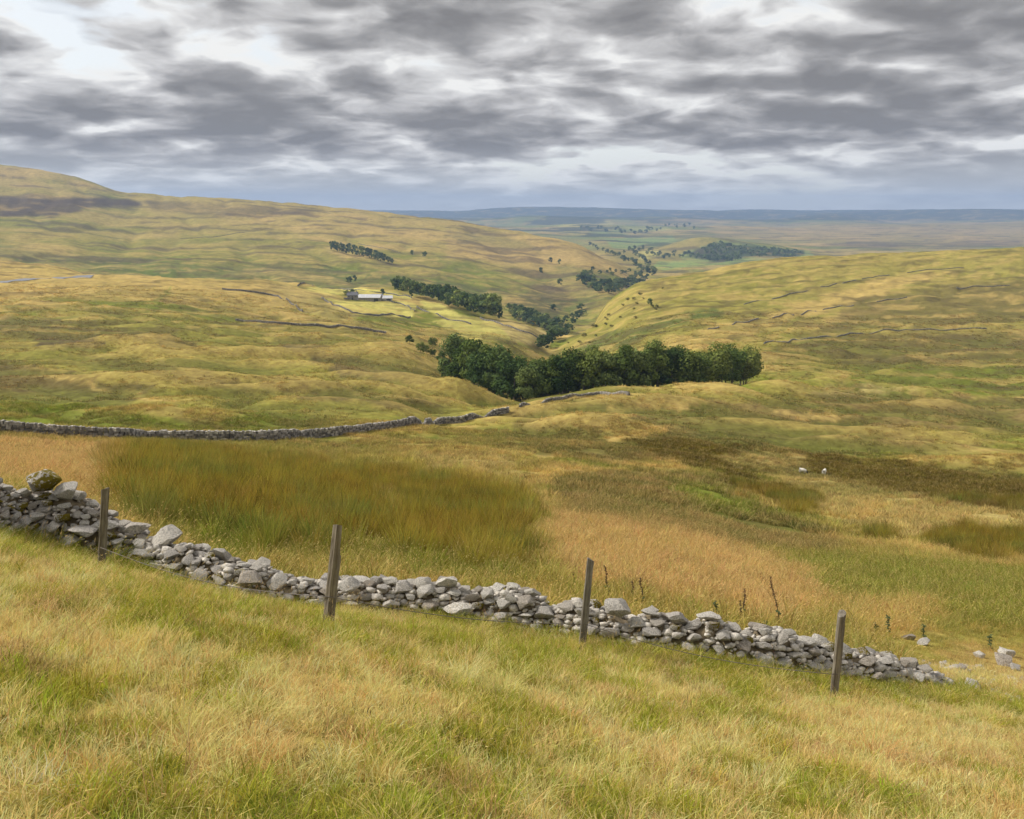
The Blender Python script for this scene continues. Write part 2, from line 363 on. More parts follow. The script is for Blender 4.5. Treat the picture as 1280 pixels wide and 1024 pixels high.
# (colour, opacity, feather px, nearest Y, farthest Y, outline in the survey photo)
ZONES = [
 # --- the far country
 (YELLOW, .7, 6, 2400, 8000, [(700,300),(860,290),(900,300),(860,345),(780,345),(740,320)]),
 (FARG, .9, 2, 2400, 8000, [(756,299),(800,296),(812,303),(790,312),(765,310)]),
 (FARG, .9, 2, 2400, 8000, [(800,298),(840,294),(846,302),(815,310)]),
 (FARG, .9, 2, 2400, 8000, [(822,327),(850,326),(862,333),(830,338),(815,335)]),
 (MEADOW, .8, 2, 2400, 8000, [(795,315),(822,312),(826,320),(800,326)]),
 (FARG, .6, 2, 4000, 12000, [(735,290),(770,288),(790,293),(750,297)]),
 (MEADOW, .6, 2, 4000, 12000, [(780,284),(830,282),(840,287),(800,291)]),
 (MEADOW, .5, 2, 5000, 12500, [(690,279),(760,276),(770,281),(700,285)]),
 (FARG, .7, 3, 2600, 5000, [(850,318),(905,299),(930,304),(960,309),(1020,315),(1015,325),(900,332),(850,335)]),
 (WOODC, .8, 3, 2600, 5000, [(862,318),(893,303),(920,306),(955,309),(1010,314),(1000,322),(930,322),(890,328)]),
 (ORANGE, .45, 8, 4300, 9000, [(880,283),(1280,277),(1290,306),(1040,308),(900,296)]),
 (HEATH, .5, 4, 4300, 9000, [(1020,308),(1080,301),(1180,303),(1280,300),(1280,308),(1100,312)]),
 (WOODC, .85, 3, 9000, 20000, [(300,250),(1400,250),(1400,276),(1000,276),(830,275),(500,274)]),
 # --- the long hill on the left
 (STRAW, .55, 14, 1000, 3300, [(140,236),(420,258),(660,284),(780,326),(790,345),(640,330),(420,300),(200,285)]),
 (ORANGE, .45, 10, 1000, 3300, [(560,290),(720,305),(770,330),(700,345),(560,325)]),
 (YELLOW, .5, 12, 1000, 3300, [(0,262),(200,268),(360,285),(420,320),(160,318),(0,300)]),
 (HEATH, .85, 4, 1500, 3300, [(-40,246),(90,247),(160,248),(172,257),(110,262),(60,272),(-40,268)]),
 (HEATH, .5, 5, 1500, 3300, [(170,250),(260,255),(400,262),(380,268),(260,270),(190,262)]),
 (BRACK, .5, 10, 1000, 2600, [(-40,300),(120,322),(250,330),(380,330),(560,352),(640,372),(560,380),(380,362),(200,350),(-40,322)]),
 (BRACK, .35, 8, 1000, 2900, [(540,294),(620,290),(690,318),(640,312)]),
 (BRACK, .4, 8, 900, 2300, [(640,360),(700,330),(760,345),(730,400),(690,412)]),
 (HEATH, .45, 6, 900, 2300, [(630,380),(690,350),(720,372),(690,408)]),
 # --- farm spur
 (STRAW, .75, 10, 500, 1100, [(-20,324),(60,332),(200,345),(340,350),(400,372),(330,395),(200,388),(0,388),(-40,350)]),
 (STRAW, .6, 10, 400, 1100, [(300,398),(440,405),(560,420),(600,440),(480,425),(330,412)]),
 (PALE, .5, 8, 400, 1100, [(330,350),(420,372),(520,415),(470,412),(380,392)]),
 (MEADOW, .95, 1.5, 500, 1100, [(408,374),(440,377),(505,377),(521,382),(516,396),(497,396),(470,391),(446,392),(432,390)]),
 (MEADOW, .95, 1.5, 500, 1100, [(524,376),(548,378),(577,394),(575,400),(556,398),(534,388)]),
 (MEADOW, .9, 1.5, 500, 1100, [(378,360),(420,357),(480,363),(520,369),(514,373),(470,367),(410,369)]),
 (PALE * 1.15, .9, 2, 500, 1100, [(625,398),(650,400),(692,420),(686,436),(640,428),(600,412)]),
 (MEADOW * .85, .8, 2, 500, 1100, [(576,394),(620,402),(640,425),(600,430),(560,412),(540,402)]),
 (GREEN, .75, 4, 400, 1100, [(440,395),(475,391),(515,399),(540,405),(530,412),(480,410),(452,402)]),
 (GREEN, .5, 4, 300, 900, [(210,355),(216,370),(190,392),(182,392),(200,372)]),
 # --- slope beyond the boundary wall
 (YELLOW, .6, 14, 108, 520, [(-40,395),(200,395),(440,420),(600,470),(560,520),(300,545),(-40,520)]),
 (HEATH, .75, 5, 108, 600, [(-40,396),(30,394),(70,400),(74,414),(120,422),(125,436),(60,434),(30,420),(-40,420)]),
 (BROWN, .75, 6, 108, 600, [(50,402),(150,412),(220,420),(265,440),(215,432),(140,424)]),
 (BROWN, .8, 6, 108, 600, [(-40,450),(40,455),(110,470),(200,488),(160,505),(60,492),(-40,490)]),
 (BROWN, .75, 6, 108, 600, [(100,446),(200,456),(290,474),(340,492),(250,485),(150,462)]),
 (HEATH, .65, 5, 108, 600, [(350,423),(400,434),(470,452),(530,470),(520,480),(450,474),(390,452)]),
 (BROWN, .75, 6, 108, 600, [(320,470),(400,478),(470,490),(560,505),(540,515),(430,505),(340,492)]),
 (GREEN, .85, 8, 108, 600, [(-40,498),(60,500),(130,508),(200,520),(260,533),(240,546),(100,540),(-40,532)]),
 (GREEN, .8, 6, 108, 600, [(280,520),(350,514),(390,526),(380,540),(320,545),(280,538)]),
 (BROWN, .6, 5, 108, 600, [(200,520),(260,526),(275,540),(235,532)]),
 (STRAW, .7, 4, 108, 600, [(30,458),(90,474),(170,492),(240,503),(170,500),(70,474)]),
 (STRAW, .6, 5, 108, 600, [(170,448),(280,466),(260,468),(180,456)]),
 (STRAW, .8, 4, 108, 600, [(440,492),(500,490),(540,502),(500,500)]),
 (YELLOW, .8, 5, 108, 600, [(520,512),(560,506),(610,508),(630,515),(560,524)]),
 (STRAW, .6, 8, 250, 700, [(440,425),(540,440),(560,465),(480,450)]),
 # --- right-hand hill
 (YELLOW, .7, 12, 285, 1100, [(700,440),(800,355),(1000,322),(1300,308),(1300,420),(960,440),(860,450)]),
 (STRAW, .75, 5, 285, 1100, [(800,436),(870,412),(960,392),(1050,364),(1120,344),(1200,338),(1150,352),(1070,378),(990,402),(930,424),(860,440)]),
 (STRAW, .6, 4, 285, 1100, [(960,420),(1010,402),(1080,384),(1160,370),(1090,392),(1020,410)]),
 (BRACK, .75, 4, 285, 1100, [(700,446),(760,418),(830,398),(900,386),(893,396),(820,416),(750,440),(715,452)]),
 (BROWN, .55, 8, 285, 1100, [(1080,372),(1300,345),(1300,400),(1080,412),(1000,425)]),
 (BROWN, .6, 8, 285, 1100, [(950,440),(1050,420),(1300,412),(1300,450),(1100,458),(960,455)]),
 (YELLOW, .5, 5, 285, 1100, [(960,450),(1040,440),(1120,438),(1060,456),(980,462)]),
 (GREEN, .8, 8, 260, 1100, [(1050,470),(1120,462),(1300,458),(1300,492),(1150,492),(1070,488)]),
 (GREEN, .55, 6, 260, 1100, [(900,480),(960,462),(1040,462),(1040,486),(960,492)]),
 (PALE, .75, 3, 240, 600, [(1010,492),(1035,484),(1060,485),(1100,483),(1170,486),(1110,492),(1050,496)]),
 # --- knolls in front of the wood and the wet ground on the right
 (BROWN, .6, 10, 60, 300, [(640,510),(760,494),(960,490),(1300,498),(1300,560),(1000,560),(760,580),(640,560)]),
 (STRAW, .75, 3, 60, 300, [(760,512),(800,500),(850,498),(880,505),(820,512),(765,522)]),
 (YELLOW, .8, 4, 60, 300, [(860,492),(900,487),(1000,492),(1040,502),(960,500),(880,500)]),
 (STRAW, .8, 3, 60, 300, [(745,548),(780,538),(830,534),(825,540),(782,552)]),
 (STRAW, .6, 4, 60, 300, [(650,520),(740,512),(745,520),(690,527)]),
 (STRAW, .7, 3, 60, 300, [(960,516),(1030,512),(1070,520),(1010,526)]),
 (YELLOW, .7, 4, 60, 300, [(1120,540),(1150,532),(1230,536),(1300,545),(1300,560),(1200,556)]),
 (GREEN, .5, 5, 60, 300, [(1200,545),(1300,545),(1300,560),(1220,558)]),
 (RUSH, .9, 5, 50, 300, [(800,560),(860,552),(960,560),(1060,570),(1150,582),(1300,602),(1300,650),(1180,632),(1080,612),(1020,596),(930,590),(850,580)]),
 (RUSH, .9, 5, 50, 300, [(770,552),(850,548),(900,560),(830,572)]),
 (RUSH, .85, 4, 40, 300, [(890,592),(930,590),(970,608),(1020,622),(1052,640),(1010,644),(950,630)]),
 (BROWN, .55, 10, 30, 200, [(690,600),(780,586),(900,598),(960,640),(1050,670),(1050,700),(930,690),(820,670),(700,650)]),
 (GREEN, .7, 7, 30, 200, [(830,602),(890,606),(950,630),(940,650),(860,630)]),
 (STRAW, .85, 4, 40, 200, [(636,600),(660,590),(700,584),(705,592),(690,606),(650,618)]),
 (STRAW, .8, 3, 40, 200, [(800,584),(850,584),(876,592),(830,592)]),
 (PALE, .8, 5, 40, 200, [(890,572),(960,562),(1000,570),(1020,582),(1000,590),(920,584)]),
 (PALE, .75, 7, 30, 200, [(960,596),(1010,586),(1050,602),(1150,620),(1300,645),(1300,668),(1200,664),(1130,678),(1060,662)]),
 (STRAW, .8, 4, 30, 200, [(930,612),(958,616),(970,634),(945,630)]),
 (STRAW, .7, 4, 30, 200, [(1040,655),(1090,630),(1120,628),(1090,650)]),
 (RUSH, .95, 4, 20, 200, [(1140,682),(1205,662),(1300,668),(1300,705),(1220,700)]),
 (RUSH, .8, 4, 20, 200, [(1080,662),(1120,668),(1130,682),(1090,680)]),
 # --- near field behind the tumbled wall
 (YELLOW, .8, 10, 16, 100, [(140,550),(420,552),(640,530),(700,560),(660,600),(440,585),(160,565)]),
 (PALE, .7, 8, 30, 120, [(500,565),(640,570),(650,598),(560,592)]),
 (STRAW, .5, 6, 40, 150, [(400,556),(560,545),(700,570),(620,575),(480,565)]),
 (ORANGE, .95, 7, 13, 120, [(-60,542),(60,549),(150,557),(155,580),(125,640),(60,600),(-60,612)]),
 (YELLOW, .9, 8, 11, 40, [(660,700),(960,690),(1300,690),(1300,860),(960,820),(700,760)]),
 (GREEN, .5, 10, 11, 40, [(960,690),(1140,690),(1300,700),(1300,790),(1180,780),(1020,740)]),
 (ORANGE, .95, 8, 13, 90, [(685,640),(730,648),(800,660),(880,672),(940,690),(1000,716),(1030,760),(960,790),(840,750),(720,735),(680,690)]),
 (STRAW, .7, 8, 11, 40, [(1040,760),(1150,750),(1180,790),(1090,800)]),
 (ORANGE, .6, 6, 9, 40, [(1180,810),(1300,815),(1300,870),(1170,860)]),
 (RUSH, .97, 17, 13, 80, [(135,570),(220,560),(330,574),(440,588),(560,598),(640,616),(676,642),(655,656),(650,676),(668,716),(600,712),(520,700),(420,690),(330,692),(240,672),(165,648),(130,606)]),
 (STRAW, .8, 3, 13, 60, [(470,624),(492,622),(500,640),(482,640)]),
 (GREEN, .5, 7, 11, 25, [(220,668),(340,688),(520,692),(690,722),(690,745),(500,712),(330,705),(220,690)]),
 # --- turf in front of the wall
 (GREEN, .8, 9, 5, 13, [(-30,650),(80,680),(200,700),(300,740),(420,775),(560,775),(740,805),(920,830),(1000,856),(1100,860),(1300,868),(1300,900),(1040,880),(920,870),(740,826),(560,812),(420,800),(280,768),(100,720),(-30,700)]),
 (GREEN, .55, 14, 2, 10, [(30,760),(160,720),(330,770),(420,800),(380,830),(220,800),(80,790)]),
 (GREEN, .5, 16, 2, 10, [(560,800),(700,820),(760,870),(640,880),(560,850)]),
 (GREEN, .4, 18, 1, 10, [(480,940),(640,900),(760,930),(900,930),(960,1060),(480,1060)]),
 (GREEN, .35, 18, 1, 10, [(0,880),(90,870),(170,930),(150,1000),(0,960)]),
 (STRAW, .5, 20, 1, 10, [(960,880),(1300,880),(1300,960),(1000,950)]),
 (STRAW, .5, 20, 1, 10, [(160,830),(420,830),(520,900),(300,930),(140,900)]),
 (BROWN, .5, 14, 1, 10, [(1080,920),(1300,910),(1300,950),(1120,960)]),
]
def poly_mask(u, v, pts, feather):
    p = np.array(pts, float)
    out = np.zeros(u.shape)
    lo = p.min(0) - feather; hi = p.max(0) + feather
    sel = np.nonzero((u > lo[0]) & (u < hi[0]) & (v > lo[1]) & (v < hi[1]))[0]
    if not len(sel): return out
    x = u[sel]; y = v[sel]
    inside = np.zeros(len(sel), bool); dist = np.full(len(sel), 1e9)
    for a in range(len(p)):
        x1, y1 = p[a]; x2, y2 = p[(a + 1) % len(p)]
        if y1 != y2:
            c = ((y1 > y) != (y2 > y)) & (x < (x2 - x1) * (y - y1) / (y2 - y1) + x1)
            inside ^= c
        dx, dy = x2 - x1, y2 - y1
        t = np.clip(((x - x1) * dx + (y - y1) * dy) / (dx * dx + dy * dy + 1e-9), 0, 1)
        dist = np.minimum(dist, np.hypot(x - x1 - t * dx, y - y1 - t * dy))
    sd = np.where(inside, dist, -dist)
    out[sel] = sstep(sd, -feather * 0.6, feather * 0.6)
    return out

def mixc(c, k, m): return c * (1 - m[:, None]) + np.asarray(k) * m[:, None]
def vegetation(x, y, z):
    """albedo of the vegetation and the share of rushes at ground points (z is a world height)"""
    n = len(x); d = np.hypot(x, y)
    u, v = to_px(x, y, z - EYE)
    # irregular edges: push the survey outlines about by a few pixels, finer with distance
    L = np.maximum(d * 0.035, 0.35)
    lx = np.exp(np.round(np.log(L) * 1.0) )          # octave steps so the pattern stays fixed in the ground
    wu = np.zeros(n); wv = np.zeros(n)
    for k in np.unique(lx):
        s = lx == k
        wu[s] = fbm(x[s] / k, y[s] / (k * 2.2), 3); wv[s] = fbm(x[s] / k + 31, y[s] / (k * 2.2) - 12, 3)
    near = 1 + 1.6 * (1 - sstep(d, 6, 40))
    fine = 1 - 0.55 * sstep(d, 350, 900)
    uu = u + wu * 34 * near * fine; vv = v + wv * 11 * near * fine
    # mottled base cover: dry, lit rises and wet, shaded hollows put into the colour
    m1 = np.zeros(n); m2 = np.zeros(n)
    for k in np.unique(lx):
        s = lx == k
        m1[s] = fbm(x[s] / (k * 4.5) + 7, y[s] / (k * 3.6), 4)
        m2[s] = fbm(x[s] / (k * 0.9) - 3, y[s] / (k * 1.6) + 8, 4)
    b = bump(x, y) if n < 400000 else BUMP.ravel()
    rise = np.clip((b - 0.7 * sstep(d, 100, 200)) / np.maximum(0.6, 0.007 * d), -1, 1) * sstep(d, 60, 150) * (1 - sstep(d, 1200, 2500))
    fr = sstep(d, 40, 110)
    dry = np.clip(0.5 + (1.1 + .2 * fr) * m1 + (0.6 - .35 * fr) * m2 + 0.40 * rise, 0, 1)
    c = mixc(np.tile(YELLOW, (n, 1)), STRAW, 0.9 * sstep(dry, 0.48, 0.86))
    c = mixc(c, GREEN, 0.75 * (1 - sstep(dry, 0.12, 0.42)))
    rush = np.zeros(n)
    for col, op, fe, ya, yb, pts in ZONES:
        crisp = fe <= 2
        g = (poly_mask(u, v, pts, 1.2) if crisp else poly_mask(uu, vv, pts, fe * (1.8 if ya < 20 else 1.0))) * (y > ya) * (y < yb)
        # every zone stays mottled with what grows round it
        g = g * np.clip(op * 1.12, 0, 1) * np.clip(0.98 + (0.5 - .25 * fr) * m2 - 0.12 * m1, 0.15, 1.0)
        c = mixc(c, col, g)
        rush = rush * (1 - g)
        if col is RUSH: rush = np.maximum(rush, g)
    # knolls: bleached, lit crests and rushy, shaded hollows, painted in by height
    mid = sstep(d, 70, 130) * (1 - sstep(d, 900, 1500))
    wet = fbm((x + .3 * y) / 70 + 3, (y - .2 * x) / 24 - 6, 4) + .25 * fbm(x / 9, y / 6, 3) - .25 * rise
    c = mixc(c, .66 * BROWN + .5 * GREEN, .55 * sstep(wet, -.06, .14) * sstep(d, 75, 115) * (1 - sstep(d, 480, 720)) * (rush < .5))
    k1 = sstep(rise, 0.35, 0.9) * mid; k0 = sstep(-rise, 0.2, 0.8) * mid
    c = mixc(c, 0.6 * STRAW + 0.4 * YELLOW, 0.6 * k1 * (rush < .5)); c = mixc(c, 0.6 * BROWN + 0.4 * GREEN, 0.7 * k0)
    c = c * (1 - 0.38 * rush * sstep(d, 55, 100))[:, None]  # distant rush beds darkened: the stems' self-shadow is put into the colour
    # terracettes and stone bands: thin streaks that run along the slopes
    st = fbm((x + 0.35 * y) / 70 + 0.8 * m1, (y - 0.25 * x) / 15 + 0.8 * m1, 5)
    sm = sstep(d, 200, 420) * (1 - sstep(d, 1300, 2200))
    c = mixc(c, BROWN, 0.6 * sstep(st, 0.08, 0.26) * sm); c = mixc(c, STRAW, 0.55 * sstep(-st, 0.12, 0.26) * sm)
    st2 = fbm((x + 0.2 * y) / 260, (y - 0.15 * x) / 70 + 0.8 * m1, 4); sm2 = sstep(d, 1100, 1700)
    c = mixc(c, HEATH, 0.6 * sstep(st2, 0.08, 0.26) * sm2); c = mixc(c, STRAW, 0.5 * sstep(-st2, 0.1, 0.36) * sm2)
    # woods and fields of the dale beyond
    st3 = fbm((x + 0.2 * y) / 700 + 5, y / 520, 4); sm3 = sstep(d, 3200, 4600) * (1 - sstep(d, 11500, 12800)) * (1 - sstep(x / np.maximum(y, 1) + .06 * m1, 0.14, 0.27))
    c = mixc(c, FARG * .8, 0.5 * sstep(-st3, 0.06, 0.16) * sm3); c = mixc(c, WOODC, 0.8 * sstep(st3, 0.02, 0.12) * sm3)
    c = c * (1 + (0.30 - .12 * fr) * np.clip(m2, -.6, .6) * (1 - 0.5 * sstep(d, 900, 1600)))[:, None]
    return np.clip(c, 0.012, 0.6), rush

# ------------------------------------------------------------------ ground meshes
def new_mat(name):
    m = bpy.data.materials.new(name); m.use_nodes = True
    return m, NT(m.node_tree)
def finish(t, bsdf_col, rough=0.9, normal=None, spec=0.15):
    b = t.n('ShaderNodeBsdfPrincipled')
    t.put(b.inputs['Base Color'], bsdf_col); t.put(b.inputs['Roughness'], rough)
    b.inputs['Specular IOR Level'].default_value = spec
    if normal is not None: t.put(b.inputs['Normal'], normal)
    o = t.n('ShaderNodeOutputMaterial'); t.link(b.outputs[0], o.inputs[0])
    return b
def ground_material():
    m, t = new_mat('hill_turf')
    at_ = t.n('ShaderNodeAttribute', attribute_name='veg')
    pos = t.n('ShaderNodeNewGeometry').outputs['Position']
    dist = t.vmath('LENGTH', pos); dist = dist.node.outputs['Value']
    n1 = t.noise(pos, 3.0, 5, 0.65)
    n2 = t.noise(pos, 0.5, 7, 0.70)
    n3 = t.noise(pos, 0.085, 8, 0.74)
    f2 = t.maprange(dist, 20, 90); f3 = t.maprange(dist, 250, 900)
    nn = t.mix(f2, n1, n2); nn = t.mix(f3, nn, n3)
    v = t.maprange(nn, 0.28, 0.72, 0.60, 1.40)
    hs = t.n('ShaderNodeHueSaturation'); t.link(at_.outputs['Color'], hs.inputs['Color'])
    t.put(hs.inputs['Value'], v)
    t.put(hs.inputs['Hue'], t.maprange(n2, 0.3, 0.7, 0.492, 0.508))
    bp = t.n('ShaderNodeBump'); bp.inputs['Strength'].default_value = 1.0
    t.put(bp.inputs['Distance'], t.math('ADD', 0.15, t.math('MULTIPLY', dist, 0.0016)))
    t.put(bp.inputs['Height'], nn)
    finish(t, hs.outputs[0], 0.95, bp.outputs[0], 0.05)
    return m
GROUND_MAT = ground_material()
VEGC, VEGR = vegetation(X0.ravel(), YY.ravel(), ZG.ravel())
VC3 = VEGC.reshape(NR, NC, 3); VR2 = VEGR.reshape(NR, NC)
def veg_lookup(x, y):
    q = (np.log(np.maximum(y + Y0, 3.001)) - qg[0]) / (qg[1] - qg[0])
    c = (x / (y + Y0) + SMAX) / (2 * SMAX) * (NC - 1)
    i = np.clip(np.round(q), 0, NR - 1).astype(int); j = np.clip(np.round(c), 0, NC - 1).astype(int)
    return VC3[i, j], VR2[i, j]

def ground_sheet(name, rows):
    """rows: mask of the grid cells that belong to this piece of country"""
    ci, cj = np.nonzero(rows)
    quads = np.stack([ci * NC + cj, ci * NC + cj + 1, (ci + 1) * NC + cj + 1, (ci + 1) * NC + cj], 1)
    used, inv_ = np.unique(quads, return_inverse=True)
    quads = inv_.reshape(-1, 4)
    co = np.stack([X0.ravel()[used], YY.ravel()[used], ZG.ravel()[used]], 1)
    me = bpy.data.meshes.new(name)
    me.vertices.add(len(co)); me.vertices.foreach_set('co', co.ravel().astype(np.float32))
    me.loops.add(quads.size); me.loops.foreach_set('vertex_index', quads.ravel().astype(np.int32))
    me.polygons.add(len(quads))
    me.polygons.foreach_set('loop_start', np.arange(0, quads.size, 4, dtype=np.int32))
    me.update()
    a = me.attributes.new('veg', 'FLOAT_COLOR', 'POINT')
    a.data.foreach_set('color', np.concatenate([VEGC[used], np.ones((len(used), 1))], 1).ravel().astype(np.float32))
    me.polygons.foreach_set('use_smooth', np.ones(len(quads), bool))
    me.materials.append(GROUND_MAT)
    o = bpy.data.objects.new(name, me); COL.objects.link(o)
    o['kind'] = 'structure'
    return o
cellY = np.repeat(Yg[:-1, None], NC - 1, 1); cellS = X0[:-1, :-1] / np.maximum(cellY, 1)
right = cellS > 0.06
cut1 = np.where(right, 262.0, np.where(cellS > -0.12, 245.0, 104 + 60 * np.clip(cellS + 0.55, 0, 1)))
cut2 = np.where(right, 1060.0, 1060.0)
cut3 = 3000.0 + np.where(right, 0, 0)
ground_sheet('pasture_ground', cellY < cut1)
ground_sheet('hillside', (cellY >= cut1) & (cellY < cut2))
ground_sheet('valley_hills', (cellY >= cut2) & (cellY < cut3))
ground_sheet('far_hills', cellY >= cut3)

# ------------------------------------------------------------------ air
def haze_box():
    me = bpy.data.meshes.new('haze')
    bm = bmesh.new()
    bmesh.ops.create_cube(bm, size=1)
    x, y0, y1, z0, z1 = 14600, -60, 15700, float(ZG.min()) - 40, float(ZG.max()) + 30
    for v in bm.verts:
        v.co = ((v.co.x * 2) * x, y0 if v.co.y < 0 else y1, z0 if v.co.z < 0 else z1)
    bm.to_mesh(me); bm.free()
    m, t = new_mat('pale_air')
    p = t.n('ShaderNodeVolumePrincipled')
    p.inputs['Color'].default_value = (0.46, 0.65, 1.0, 1)
    p.inputs['Density'].default_value = 9.0e-5
    p.inputs['Anisotropy'].default_value = 0.1
    o_ = t.n('ShaderNodeOutputMaterial'); t.link(p.outputs[0], o_.inputs['Volume'])
    me.materials.append(m)
    o = bpy.data.objects.new('haze', me); COL.objects.link(o)
    o['kind'] = 'stuff'
    return o
haze_box()
# ------------------------------------------------------------------ object helpers
def link_mesh(name, me, mat=None, parent=None, loc=None):
    o = bpy.data.objects.new(name, me)
    COL.objects.link(o)
    if mat is not None and not me.materials: me.materials.append(mat)
    if parent is not None: o.parent = parent
    if loc is not None: o.location = loc
    return o
def tag(o, label=None, cat=None, group=None, kind=None):
    if label: o['label'] = label
    if cat: o['category'] = cat
    if group: o['group'] = group
    if kind: o['kind'] = kind
    return o
def empty(name, loc, label, cat, group=None, rz=0.0):
    o = bpy.data.objects.new(name, None); COL.objects.link(o)
    o.empty_display_size = 0.3
    o.location = loc; o.rotation_euler = (0, 0, rz)
    return tag(o, label, cat, group)
def mesh_from(name, verts, faces, smooth=False):
    me = bpy.data.meshes.new(name)
    me.from_pydata([tuple(map(float, v)) for v in verts], [], [tuple(int(i) for i in f) for f in faces])
    if smooth: me.polygons.foreach_set('use_smooth', np.ones(len(me.polygons), bool))
    me.update()
    return me
ORD = ('first second third fourth fifth sixth seventh eighth ninth tenth eleventh twelfth thirteenth fourteenth fifteenth sixteenth seventeenth '
       'eighteenth nineteenth twentieth twenty-first twenty-second twenty-third twenty-fourth twenty-fifth twenty-sixth twenty-seventh twenty-eighth '
       'twenty-ninth thirtieth thirty-first thirty-second thirty-third thirty-fourth thirty-fifth thirty-sixth').split()

# ------------------------------------------------------------------ materials
def stone_material(name, moss=0.0, base=(0.53, 0.505, 0.465)):
    m, t = new_mat(name)
    tc = t.n('ShaderNodeTexCoord').outputs['Object']
    oi = t.n('ShaderNodeObjectInfo')
    v = t.vmath('ADD', tc, t.scale(t.comb(oi.outputs['Random'], oi.outputs['Random'], oi.outputs['Random']), 37.0))
    n1 = t.noise(v, 9.0, 6, 0.65); n2 = t.noise(v, 34.0, 4, 0.6); n3 = t.noise(v, 5.0, 3, 0.5, 0.6)
    b = np.array(base)
    c = t.ramp(n1, [(0.28, tuple(b * 0.38)), (0.44, tuple(b * 0.85)), (0.58, tuple(b * 1.25)), (0.75, tuple(b * 1.7))])
    # per-stone tone: some warm and brownish, some pale
    tone = t.ramp(oi.outputs['Random'], [(0.0, (0.66, 0.59, 0.52)), (0.3, (0.94, 0.90, 0.85)), (0.55, (1.12, 1.10, 1.06)), (0.8, (0.80, 0.77, 0.76)), (1.0, (1.3, 1.28, 1.22))])
    c = t.mix(1.0, c, tone, 'MULTIPLY')
    c = t.mix(t.maprange(n2, 0.55, 0.64, 0, .85), c, (0.62, 0.61, 0.55))            # lichen
    c = t.mix(t.maprange(n3, 0.60, 0.74, 0, 0.55), c, (0.20, 0.155, 0.10))   # soil stain
    if moss:
        nm = t.noise(v, 4.0, 5, 0.6)
        nz = t.n('ShaderNodeSeparateXYZ'); t.link(t.n('ShaderNodeNewGeometry').outputs['Normal'], nz.inputs[0])
        k = t.math('ADD', nm, t.math('MULTIPLY', nz.outputs[0], 0.22))
        c = t.mix(t.maprange(k, 0.62 - moss * 0.2, 0.70 - moss * 0.2), c, (0.20, 0.155, 0.012))
    bp = t.n('ShaderNodeBump'); bp.inputs['Strength'].default_value = 1.0; bp.inputs['Distance'].default_value = 0.045
    t.put(bp.inputs['Height'], t.math('ADD', n1, t.math('MULTIPLY', n2, 0.35)))
    finish(t, c, 0.88, bp.outputs[0], 0.25)
    return m
LIME = stone_material('limestone')
LIME_MOSS = stone_material('mossy_limestone', 0.75)
def plain(name, c, rough=0.85, var=0.25, scale=6.0, spec=0.2):
    m, t = new_mat(name)
    tc = t.n('ShaderNodeTexCoord').outputs['Object']
    n1 = t.noise(tc, scale, 5, 0.6)
    hs = t.n('ShaderNodeHueSaturation'); t.put(hs.inputs['Color'], (*c, 1)); t.put(hs.inputs['Value'], t.maprange(n1, 0.3, 0.7, 1 - var, 1 + var))
    bp = t.n('ShaderNodeBump'); bp.inputs['Strength'].default_value = 0.4; bp.inputs['Distance'].default_value = 0.02; t.put(bp.inputs['Height'], n1)
    finish(t, hs.outputs[0], rough, bp.outputs[0], spec)
    return m
EARTH = plain('rubble_earth', (0.17, 0.135, 0.085), 0.95, 0.45, 12)

# ------------------------------------------------------------------ stones
def stone_mesh(seed, sub, sx, sy, sz):
    """a rough block: a ball cut by many flat planes, with rounded arrises and pitted faces"""
    r = np.random.default_rng(seed)
    bm = bmesh.new(); bmesh.ops.create_icosphere(bm, subdivisions=sub, radius=1.0)
    bm.verts.ensure_lookup_table()
    P_ = np.array([v.co[:] for v in bm.verts])
    P_ = np.sign(P_) * np.abs(P_) ** 0.6
    for k in range(17):
        n = r.normal(size=3); n[2] *= 1.3; n /= np.linalg.norm(n)
        d = r.uniform(0.46, 0.84)
        over = P_ @ n - d
        P_ = P_ - np.outer(np.maximum(over, 0) * 0.985, n)
    a = r.uniform(0, 99, 3)
    nn = fbm(P_[:, 0] * 2.2 + a[0] + P_[:, 2], P_[:, 1] * 2.2 + a[1] - P_[:, 2], 3)
    P_ = P_ * (1 + 0.09 * nn)[:, None]
    P_ = P_ / np.abs(P_).max(0)
    sh = r.uniform(-0.22, 0.22, 2)
    P_[:, 0] += sh[0] * P_[:, 2]; P_[:, 1] += sh[1] * P_[:, 2]
    P_ = P_ * np.array((sx, sy, sz))
    for v, p in zip(bm.verts, P_): v.co = p
    me = bpy.data.meshes.new('stone'); bm.to_mesh(me); bm.free()
    me.polygons.foreach_set('use_smooth', np.ones(len(me.polygons), bool))
    try: me.set_sharp_from_angle(angle=math.radians(27))
    except Exception: pass
    return me
STONES = []
for k in range(14):
    r_ = np.random.default_rng(100 + k)
    STONES.append(stone_mesh(k, 2, 1.0, r_.uniform(.65, .9), r_.uniform(.34, .62)))
BIGSTONES = [stone_mesh(60 + k, 3, 1.0, (.62, .8, .7, .9, .55)[k], (.62, .5, .3, .75, .26)[k]) for k in range(5)]
for me in STONES: me.materials.append(LIME)
for me in BIGSTONES: me.materials.append(LIME)
MOSSY = [m.copy() for m in (STONES[1], STONES[4], BIGSTONES[0], BIGSTONES[3])]
for me in MOSSY: me.materials.clear(); me.materials.append(LIME_MOSS)

for me in STONES + BIGSTONES + MOSSY:
    me['dims'] = [max(abs(v.co[k]) for v in me.vertices) for k in range(3)]
SMALLSTONE = [stone_mesh(200 + k, 1, 1.0, .8, .6) for k in range(6)]

